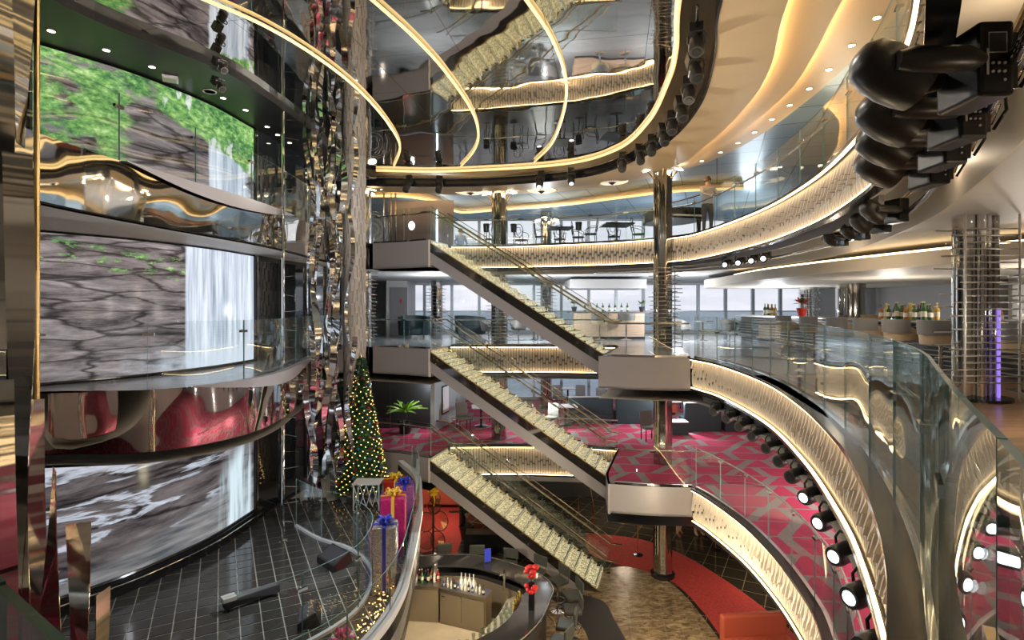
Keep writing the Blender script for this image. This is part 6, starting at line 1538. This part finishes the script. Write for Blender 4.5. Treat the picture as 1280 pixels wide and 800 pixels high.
# barrel bar chairs of bent wood
M_bent = mat('bent_tan_ply', (0.42, 0.31, 0.19), 0.4); M_ginn = mat('grey_felt', (0.16, 0.155, 0.15), 0.7)
def barrel_parts(t):
    b = MB(); b.lathe([(0.23, 0), (0.23, 0.015), (0.03, 0.05), (0.03, 0.60)], n=18); b.build('pedestal', M_chrome, t, smooth=35)
    n = 20; vs = []; fs = []
    for k in range(n + 1):
        a = -0.16 * PI + 1.32 * PI * k / n; s_ = math.sin(PI * k / n); lo = 0.62 - 0.04 * s_; hi = 0.74 + 0.22 * s_
        for rr, z in ((0.30, lo), (0.33, hi), (0.305, hi), (0.275, lo)): vs.append((math.cos(a) * rr, math.sin(a) * rr, z))
    for k in range(n):
        for q in range(4): l = (q + 1) % 4; fs.append((k * 4 + q, k * 4 + l, k * 4 + 4 + l, k * 4 + 4 + q))
    fs += [(0, 1, 2, 3), tuple(n * 4 + q for q in range(4))]
    b = MB(); b.add(vs, fs); b.build('bent_shell', M_bent, t, smooth=50)
    b = MB(); b.lathe([(0, 0.60), (0.25, 0.60), (0.27, 0.66), (0, 0.68)], n=18); b.build('seat', M_ginn, t, smooth=50)
    n = 14; vs = []; fs = []
    for k in range(n + 1):
        a = 0.08 * PI + 0.84 * PI * k / n
        for rr, z in ((0.335, 0.74), (0.345, 0.99), (0.31, 0.99), (0.30, 0.74)): vs.append((math.cos(a) * rr, math.sin(a) * rr, z))
    for k in range(n):
        for q in range(4): l = (q + 1) % 4; fs.append((k * 4 + q, k * 4 + l, k * 4 + 4 + l, k * 4 + 4 + q))
    fs += [(0, 1, 2, 3), tuple(n * 4 + q for q in range(4))]
    b = MB(); b.add(vs, fs); b.build('back_pad', M_ginn, t, smooth=50)
bc = thing('barrel_bar_chair', 'bent wood barrel bar chair at the small wooden bar, stairward of two', 'bar chair', (3.3, 21.1, ZB), PI, 'barrel bar chairs'); barrel_parts(bc)
dup(bc, 'bent wood barrel bar chair at the small wooden bar, seaward of two', (4.3, 21.1, ZB), PI)
for i, (x, y, lab) in enumerate(((7.35, 9.6, 'barrel bar chair at the cocktail bar just before the rod column'), (7.4, 10.6, 'second barrel bar chair along the cocktail bar from the rod column'), (7.45, 11.6, 'third barrel bar chair along the cocktail bar from the rod column'), (7.5, 12.7, 'fourth barrel bar chair along the cocktail bar from the rod column'),
                                 (7.55, 14.0, 'fifth barrel bar chair along the cocktail bar from the rod column'), (7.6, 15.4, 'sixth barrel bar chair along the cocktail bar from the rod column'), (7.35, 8.0, 'barrel bar chair seen past the rod column at the picture edge'))):
    dup(bc, lab, (x, y, ZB), PI / 2)
# cocktail bar on the right
t = thing('cocktail_bar', 'long cocktail bar with tube front under the dropped ceiling', 'bar counter', (8.35, 13.2, ZB))
b = MB(); b.box((0, 0, 0.93), (0.75, 14.5, 0.06)); b.build('counter_top', mat('brown_counter', (0.24, 0.19, 0.14), 0.25), t)
b = MB(); b.box((0.15, 0, 0.45), (0.35, 14.3, 0.90)); b.build('body', M_dark, t)
for k in range(9):
    b = MB(); b.cyl((-0.08, -7.1, 0.10 + 0.09 * k), (-0.08, 7.1, 0.10 + 0.09 * k), 0.014, 6); b.build('front_tube', M_steel, t)
b = MB(); b.box((-0.375, 0, 0.93), (0.012, 14.5, 0.03)); b.build('edge_strip', M_steel, t)
rng = random.Random(8)
for k in range(22):
    kd = ('green', 'green', 'amber', 'gold', 'green', 'dark')[k % 6]
    bottle(kd, (8.2 + 0.12 * (k % 4), 11.15 + 0.13 * (k // 2), ZB + 0.962), '%s bottle in the crowd on the cocktail bar, %s counted from the rod column' % (kd, nth(k)), 'bottles crowded on the cocktail bar', 1.0 + 0.15 * (k % 3 == 0))
for k in range(7):
    kd = ('amber', 'clear', 'gold')[k % 3]
    bottle(kd, (8.3 + 0.1 * (k % 2), 9.0 + 0.25 * k, ZB + 0.962), 'short %s bottle by the rod column, %s along the cocktail bar' % (kd, nth(k)), 'short bottles on the cocktail bar', 0.8)
for k in range(6):
    bottle(('green', 'amber', 'gold')[k % 3], (8.22 + 0.12 * (k % 3), 18.0 + 0.2 * (k // 3), ZB + 0.962), 'bottle in the far group on the cocktail bar, %s from the counter edge' % nth(k), 'far bottles on the cocktail bar', 1.2)
t = thing('wicker_tray', 'low brown tray of limes beneath the bottle crowd', 'tray', (8.25, 12.9, ZB + 0.962)); b = MB(); b.lathe([(0.16, 0), (0.2, 0.08), (0.185, 0.08), (0.15, 0.01), (0, 0.01)], n=16); b.build('tray', M_bent, t, smooth=40)
lm = MB(); lm.lathe([(0, -0.035), (0.03, -0.02), (0.036, 0), (0.03, 0.02), (0, 0.035)], n=8); lme = lm.mesh('lime', [M_green], True)
for k in range(6):
    o = link('lime', lme, None, None, (8.25 + 0.08 * math.cos(k), 12.9 + 0.08 * math.sin(k), ZB + 1.01 + 0.0)); tag(o, 'lime in the low brown tray on the cocktail bar', 'lime', 'limes in the tray')
flower_pot('red poinsettia in a red pot on the cocktail bar', (8.2, 15.85, ZB + 0.962), mat('red_pot', (0.55, 0.03, 0.02), 0.4), M_pleaf, M_redb, 1.7)
t = thing('back_bar_shelf', 'grey back bar shelf unit behind the cocktail bar', 'shelf', (11.6, 11.0, ZB)); b = MB(); b.box((0.4, 0, 1.0), (0.1, 5.0, 2.0)); b.build('back_panel', M_greyL, t)
for k in range(4):
    b = MB(); b.box((0.15, 0, 0.5 + 0.42 * k), (0.45, 5.0, 0.03)); b.build('shelf_board', M_gchair, t)
for k in range(4):
    b = MB(); b.box((0.15, -2.5 + 5.0 * k / 3, 0.95), (0.45, 0.03, 1.9)); b.build('upright', M_gchair, t)
t = thing('coffee_machine', 'dark espresso machine on the far counter behind the bar', 'coffee machine', (10.5, 10.6, ZB)); 
b = MB(); b.box((0, 0, 0.45), (0.6, 1.4, 0.9)); b.build('cabinet', M_gchair, t); b = MB(); b.box((0, 0, 1.12), (0.45, 0.7, 0.42)); b.build('body', M_dark, t); b = MB(); b.box((-0.05, 0, 1.35), (0.4, 0.66, 0.03)); b.build('cup_rail', M_chrome, t)
for k in range(2):
    b = MB(); b.cyl((-0.24, -0.15 + 0.3 * k, 1.05), (-0.38, -0.15 + 0.3 * k, 1.03), 0.02, 8); b.build('portafilter', M_chrome, t)
# pale service wall with door at the far end
b = MB(); b.box((-5.05, 25.6, 7.6), (0.9, 2.2, 2.4)); struct(b.build('wall_service', M_greyL), 'pale service wall block beside the sea windows', 'wall')
t = thing('door_1', 'narrow grey service door on the middle deck', 'door', (-4.95, 24.47, ZB)); t['kind'] = 'structure'
b = MB(); b.box((0, 0, 1.05), (0.75, 0.04, 2.1)); b.build('leaf', M_grey, t); b = MB(); b.cyl((0.28, -0.05, 1.0), (0.28, -0.05, 1.2), 0.015, 6); b.build('handle', M_chrome, t); b = MB(); b.box((0.1, -0.03, 1.5), (0.06, 0.02, 0.2)); b.build('sign_plate', M_redb, t)

# ================================================================== uppermost gallery
M_iron = mat('black_iron', (0.02, 0.03, 0.035), 0.35, 0.3)
def iron_chair_parts(t):
    b = MB(); b.lathe([(0, 0.43), (0.21, 0.43), (0.22, 0.46), (0, 0.48)], n=16); b.build('seat', M_iron, t, smooth=40)
    for sx in (-0.16, 0.16):
        b = MB(); b.cyl((sx, -0.16, 0), (sx, -0.14, 0.44), 0.013, 6); b.build('leg', M_iron, t)
        b = MB(); b.tube([(sx, 0.2, 0), (sx, 0.16, 0.44), (sx, 0.22, 0.75)], 0.013, 6); b.build('leg', M_iron, t)
    b = MB(); b.tube([(0.2 * math.cos(a), 0.22 + 0.02 * math.sin(a), 0.76 + 0.24 * math.sin(a)) for a in [k * PI / 10 for k in range(20)]], 0.012, 6, closed=True); b.build('back_hoop', M_iron, t, smooth=True)
    b = MB(); b.tube([(0.10 * math.cos(a), 0.22, 0.76 + 0.12 * math.sin(a)) for a in [k * PI / 8 for k in range(16)]], 0.009, 5, closed=True); b.build('back_scroll', M_iron, t, smooth=True)
    for sx in (-1, 1):
        b = MB(); b.tube([(sx * 0.2, 0.2, 0.7), (sx * 0.24, 0.0, 0.68), (sx * 0.2, -0.16, 0.6), (sx * 0.18, -0.14, 0.45)], 0.011, 6); b.build('arm', M_iron, t, smooth=True)
ic = thing('iron_chair', 'black wrought iron chair at the stairward gallery table', 'chair', (1.0, 19.3, ZA), PI / 2, 'wrought iron chairs'); iron_chair_parts(ic)
def square_table(label, loc, w_, h):
    t = thing('cafe_table', label, 'table', loc, 0.1, 'gallery cafe tables'); b = MB(); b.box((0, 0, h), (w_, w_, 0.04)); b.build('top', M_iron, t)
    b = MB(); b.lathe([(0.22, 0), (0.22, 0.02), (0.03, 0.05), (0.03, h)], n=14); b.build('pedestal', M_iron, t, smooth=35); return t
square_table('black square cafe table near the stair column on the uppermost gallery', (1.65, 19.3, ZA), 0.8, 0.74)
square_table('black square cafe table before the piano on the uppermost gallery', (3.45, 18.5, ZA), 0.95, 0.74)
for x, y, rz, lab in ((2.3, 19.4, -PI / 2, 'wrought iron chair between the two gallery tables'), (1.7, 20.0, PI, 'wrought iron chair on the seaward side of the stairward gallery table'), (2.6, 18.55, PI / 2, 'wrought iron chair stairward of the table before the piano'), (3.5, 19.25, PI, 'wrought iron chair seaward of the table before the piano'), (4.2, 18.6, -PI / 2, 'wrought iron chair on the piano side of the table'),
                      (-0.75, 19.9, 0.5, 'wrought iron chair beside the column lantern, stairward side'), (0.35, 20.2, -0.6, 'wrought iron chair beside the column lantern, seaward side')):
    dup(ic, lab, (x, y, ZA), rz + PI)
def lantern(label, x, y):
    t = thing('table_lantern', label, 'lantern', (x, y, ZA), 0, 'black lanterns of the gallery'); b = MB(); b.lathe([(0.14, 0), (0.14, 0.02), (0.018, 0.04), (0.015, 0.62)], n=14); b.build('stand', M_iron, t, smooth=35)
    b = MB(); b.lathe([(0.10, 0.62), (0.12, 0.9), (0.11, 0.9), (0.09, 0.63), (0, 0.63)], n=14); b.build('cup', M_iron, t, smooth=40); b = MB(); b.cyl((0, 0, 0.63), (0, 0, 0.78), 0.03, 8); b.build('candle', M_white, t)
lantern('black lantern on a thin stand between the gallery tables', 2.25, 18.9); lantern('black lantern stairward of the chrome column', -0.88, 19.3); lantern('black lantern seaward of the chrome column', 0.06, 19.35)
t = thing('piano', 'black grand piano with red brown raised lid on the uppermost gallery', 'piano', (4.95, 17.3, ZA), 0.2)
b = MB(); b.prism(catmull([(-0.7, -0.75), (0.7, -0.75), (0.7, 0.2), (0.3, 0.8), (-0.3, 0.95), (-0.7, 0.6), (-0.7, -0.75)], 5)[:-1], 0.65, 0.98); b.build('case', M_black, t)
b = MB(); b.add([(-0.7, -0.6, 1.0), (-0.7, 0.8, 1.0), (0.55, 0.75, 1.38), (0.6, -0.6, 1.38), (-0.7, -0.6, 1.03), (-0.7, 0.8, 1.03), (0.55, 0.75, 1.41), (0.6, -0.6, 1.41)], [(0, 1, 2, 3), (7, 6, 5, 4), (0, 4, 5, 1), (1, 5, 6, 2), (2, 6, 7, 3), (3, 7, 4, 0)]); b.build('lid', mat('red_brown_lacquer', (0.20, 0.045, 0.02), 0.2), t)
b = MB(); b.box((0, -0.82, 0.72), (1.3, 0.2, 0.05)); b.build('keyboard', M_white, t)
for x, y in ((-0.55, -0.6), (0.55, -0.6), (-0.2, 0.7)):
    b = MB(); b.cyl((x, y, 0), (x, y, 0.65), 0.05, 8, r2=0.07); b.build('leg', M_black, t)
# far end wall of the gallery with a lit oval and doors
b = MB(); b.box((-3.35, 20.6, 10.6), (2.4, 0.1, 1.9)); struct(b.build('wall_gallery_end', mat('violet_grey_panel', (0.12, 0.10, 0.11), 0.35)), 'dark violet panel wall behind the uppermost landing', 'wall')
b = MB(); b.lathe([(0, 0), (0.11, 0), (0.11, 0.02), (0, 0.02)], (0, 0, 0), 20, M=Matrix.Rotation(PI / 2, 3, 'X')); o = b.build('oval_light', mat('white_glow', (1, 1, 1), 0.4, 0, (0.95, 1.0, 1.0), 4.0)); o.scale = (1, 1, 1.4); o.location = (-3.68, 20.54, 10.62)
tag(o, 'glowing white oval lamp on the dark violet panel', 'wall lamp')
b = MB(); b.cyl((-2.75, 20.5, ZA), (-2.75, 20.5, 11.2), 0.03, 8); tag(b.build('light_tube', mat('blue_white_tube', (0.8, 0.9, 1), 0.4, 0, (0.6, 0.85, 1.0), 4.0)), 'upright blue white light tube at the end of the dark panel', 'light tube')
t = thing('ring_sculpture', 'sculpture of thin pale concentric rings beside the uppermost landing', 'sculpture', (-4.85, 19.4, ZA))
for k in range(7):
    R = 0.14 + 0.08 * k; b = MB(); b.tube([(R * math.cos(a), 0.06 * math.sin(3 * a + k), 0.72 + R * math.sin(a)) for a in [q * PI / 14 for q in range(28)]], 0.010, 5, closed=True); b.build('ring', M_white if k % 2 else M_chrome, t, smooth=True)
b = MB(); b.lathe([(0.3, 0), (0.3, 0.05), (0.1, 0.08)], n=18); b.build('base', M_black, t)
for k, (x, w_) in enumerate(((-4.35, 0.03), (-4.1, 0.02), (-3.95, 0.03))):
    b = MB(); b.cyl((x, 19.0, ZA), (x, 19.0, 11.5), w_, 8); tag(b.build('thin_post', M_chrome, smooth=True), 'thin chrome post behind the uppermost landing, %s from the pillar' % ('first', 'second', 'third')[k], 'post')

# ================================================================== lower deck
b = MB(); b.box((-4.2, 20.6, 4.28), (2.6, 0.1, 2.16)); struct(b.build('wall_niche', M_blackm), 'black wall of the plant niche behind the tree', 'wall')
b = MB(); b.wall([(-2.9, 20.55), (-2.9, 19.9), (-2.75, 19.9), (-2.1, 22.5), (-2.2, 26.7)], ZC, 5.35, 0.08); struct(b.build('wall_pale_panel', mat('pale_blue_panel', (0.36, 0.42, 0.44), 0.4)), 'pale blue grey panel wall beside the plant niche', 'wall')
t = thing('wall_poster', 'white framed poster on the pale blue panel wall', 'poster', (-2.55, 20.9, 4.2), math.atan2(2.6, 0.65))
b = MB(); b.box((0, -0.07, 0), (0.7, 0.03, 1.05)); b.build('frame', M_black, t); b = MB(); b.box((0, -0.09, 0), (0.60, 0.012, 0.95)); b.build('print', M_white, t)
palm('bright green fern in a dark pot before the black niche wall', (-3.75, 19.65, ZC), 1.5, 0.05, M_green, M_black, 30, 0.8, 'potted_fern')
lamp('SPOT', (-3.5, 19.3, 5.3), 60, (1, 0.95, 0.8), 0.05, (0.35, 0, 0), 1.2)
b = MB(); b.box((-4.9, 20.5, 4.2), (0.9, 0.05, 2.0)); struct(b.build('door_2', M_dark), 'dark double door beside the plant niche', 'door')
b = MB(); b.box((-4.55, 20.5, 4.95), (0.16, 0.06, 0.16)); tag(b.build('exit_sign', mat('sign_dark', (0.05, 0.06, 0.06), 0.4)), 'small dark sign above the niche door', 'sign')
def dining_chair_parts(t, m):
    b = MB(); b.box((0, 0, 0.44), (0.46, 0.46, 0.09)); o = b.build('seat', m, t); md = o.modifiers.new('bevel', 'BEVEL'); md.width = 0.025; md.segments = 2
    b = MB(); b.box((0, 0.24, 0.70), (0.44, 0.06, 0.50), M=Matrix.Rotation(-0.14, 3, 'X')); o = b.build('backrest', m, t); md = o.modifiers.new('bevel', 'BEVEL'); md.width = 0.02; md.segments = 2
    for sx in (-0.19, 0.19):
        for sy in (-0.19, 0.19):
            b = MB(); b.cyl((sx, sy, 0), (sx, sy, 0.40), 0.018, 6); b.build('leg', M_black, t)
M_olive = mat('olive_grey_fabric', (0.13, 0.12, 0.10), 0.7); M_lgrey = mat('light_grey_fabric', (0.30, 0.31, 0.30), 0.7)
dc = thing('dining_chair', 'olive grey dining chair by the chrome column behind the lowest stairs', 'chair', (-1.75, 20.2, ZC), 0.4, 'olive dining chairs of the lower deck'); dining_chair_parts(dc, M_olive)
dl_ = thing('dining_chair', 'light grey dining chair by the sea window, nearest the stairs', 'chair', (2.1, 24.9, ZC), 0.3, 'light grey dining chairs of the lower deck'); dining_chair_parts(dl_, M_lgrey)
for x, y, rz, lab in ((-0.6, 21.55, 2.2, 'olive grey dining chair across the table behind the lowest stairs'), (0.7, 20.5, 2.6, 'olive grey dining chair on the seaward side of the chrome column'), (1.4, 20.2, -0.5, 'olive grey dining chair beside the booth wall end'), (4.55, 18.6, 0.2, 'olive grey dining chair with its back to the landing column')):
    dup(dc, lab, (x, y, ZC), rz)
for i, (x, y, rz) in enumerate(((3.0, 24.9, -0.3), (3.9, 24.4, 2.9), (4.6, 25.0, 0.2), (5.5, 24.6, 2.6), (6.4, 25.0, -0.2), (7.4, 24.6, 0.5))):
    dup(dl_, 'light grey dining chair by the sea window, %s after the one nearest the stairs' % ords[i], (x, y, ZC), rz)
def dining_table(label, loc, w_, l_):
    t = thing('dining_table', label, 'table', loc, 0.1, 'white topped tables of the lower deck'); b = MB(); b.box((0, 0, 0.73), (w_, l_, 0.04)); b.build('top', M_white, t); b = MB(); b.lathe([(0.25, 0), (0.25, 0.02), (0.04, 0.05), (0.04, 0.71)], n=14); b.build('pedestal', M_black, t, smooth=35); return t
dining_table('white topped table behind the lowest stairs', (-1.15, 20.85, ZC), 0.7, 0.7)
dining_table('white topped table at the end of the teal booth', (2.0, 21.0, ZC), 0.8, 0.7)
dining_table('white topped table on the seaward side of the landing column', (6.2, 22.2, ZC), 0.8, 0.7)
for i, (x, lab) in enumerate(((2.55, 'light table between the window chairs, first from the stairs'), (4.3, 'light table between the window chairs, second from the stairs'), (6.0, 'light table between the window chairs, third from the stairs'))): dining_table(lab, (x, 25.6, ZC), 0.6, 0.6)
def booth(label, loc, rz, w_, h):
    t = thing('booth_sofa', label, 'sofa', loc, rz, 'teal booth sofas of the lower deck')
    b = MB(); b.box((0, 0, h / 2), (w_, 0.16, h)); o = b.build('back_panel', M_teal, t); md = o.modifiers.new('bevel', 'BEVEL'); md.width = 0.02; md.segments = 2
    b = MB(); b.box((0, 0.42, 0.24), (w_ - 0.04, 0.66, 0.44)); o = b.build('seat', M_teal, t); md = o.modifiers.new('bevel', 'BEVEL'); md.width = 0.04; md.segments = 2
    b = MB(); b.box((0, 0.02, h + 0.012), (w_, 0.18, 0.02)); b.build('cap_rail', M_greyL, t); return t
booth('dark teal booth wall nearest the stairs on the lower deck', (3.0, 21.4, ZC), 0.0, 1.7, 1.0)
booth('dark teal booth wall between stairs and landing column', (4.75, 21.3, ZC), 0.0, 1.6, 1.0)
booth('dark teal booth sofa below the near fascia, first past the landing column', (6.8, 20.0, ZC), 0.0, 1.3, 1.0)
booth('dark teal booth sofa below the near fascia, second past the landing column', (8.2, 19.9, ZC), 0.0, 1.3, 1.0)
booth('dark teal booth sofa half hidden by the near fascia', (9.6, 19.8, ZC), 0.0, 1.3, 1.0)
t = thing('low_side_table', 'low teal sided table with white top and glasses', 'table', (5.7, 19.6, ZC)); b = MB(); b.box((0, 0, 0.22), (0.8, 0.5, 0.42)); b.build('body', M_teal, t); b = MB(); b.box((0, 0, 0.445), (0.82, 0.52, 0.03)); b.build('top', M_white, t)
for k in range(2):
    o = link('drinking_glass', gme, None, None, (5.6 + 0.2 * k, 19.6, ZC + 0.462)); tag(o, 'clear glass on the low teal sided table', 'glass', 'glasses on the low table')
t = thing('red_stool', 'small dark red round stool by the lower deck window', 'stool', (6.6, 23.2, ZC)); b = MB(); b.lathe([(0.22, 0.1), (0.25, 0.25), (0.23, 0.42), (0, 0.44)], n=20); b.build('cushion', M_rust, t, smooth=40); b = MB(); b.lathe([(0.16, 0), (0.16, 0.1)], n=16); b.build('plinth', M_black, t)
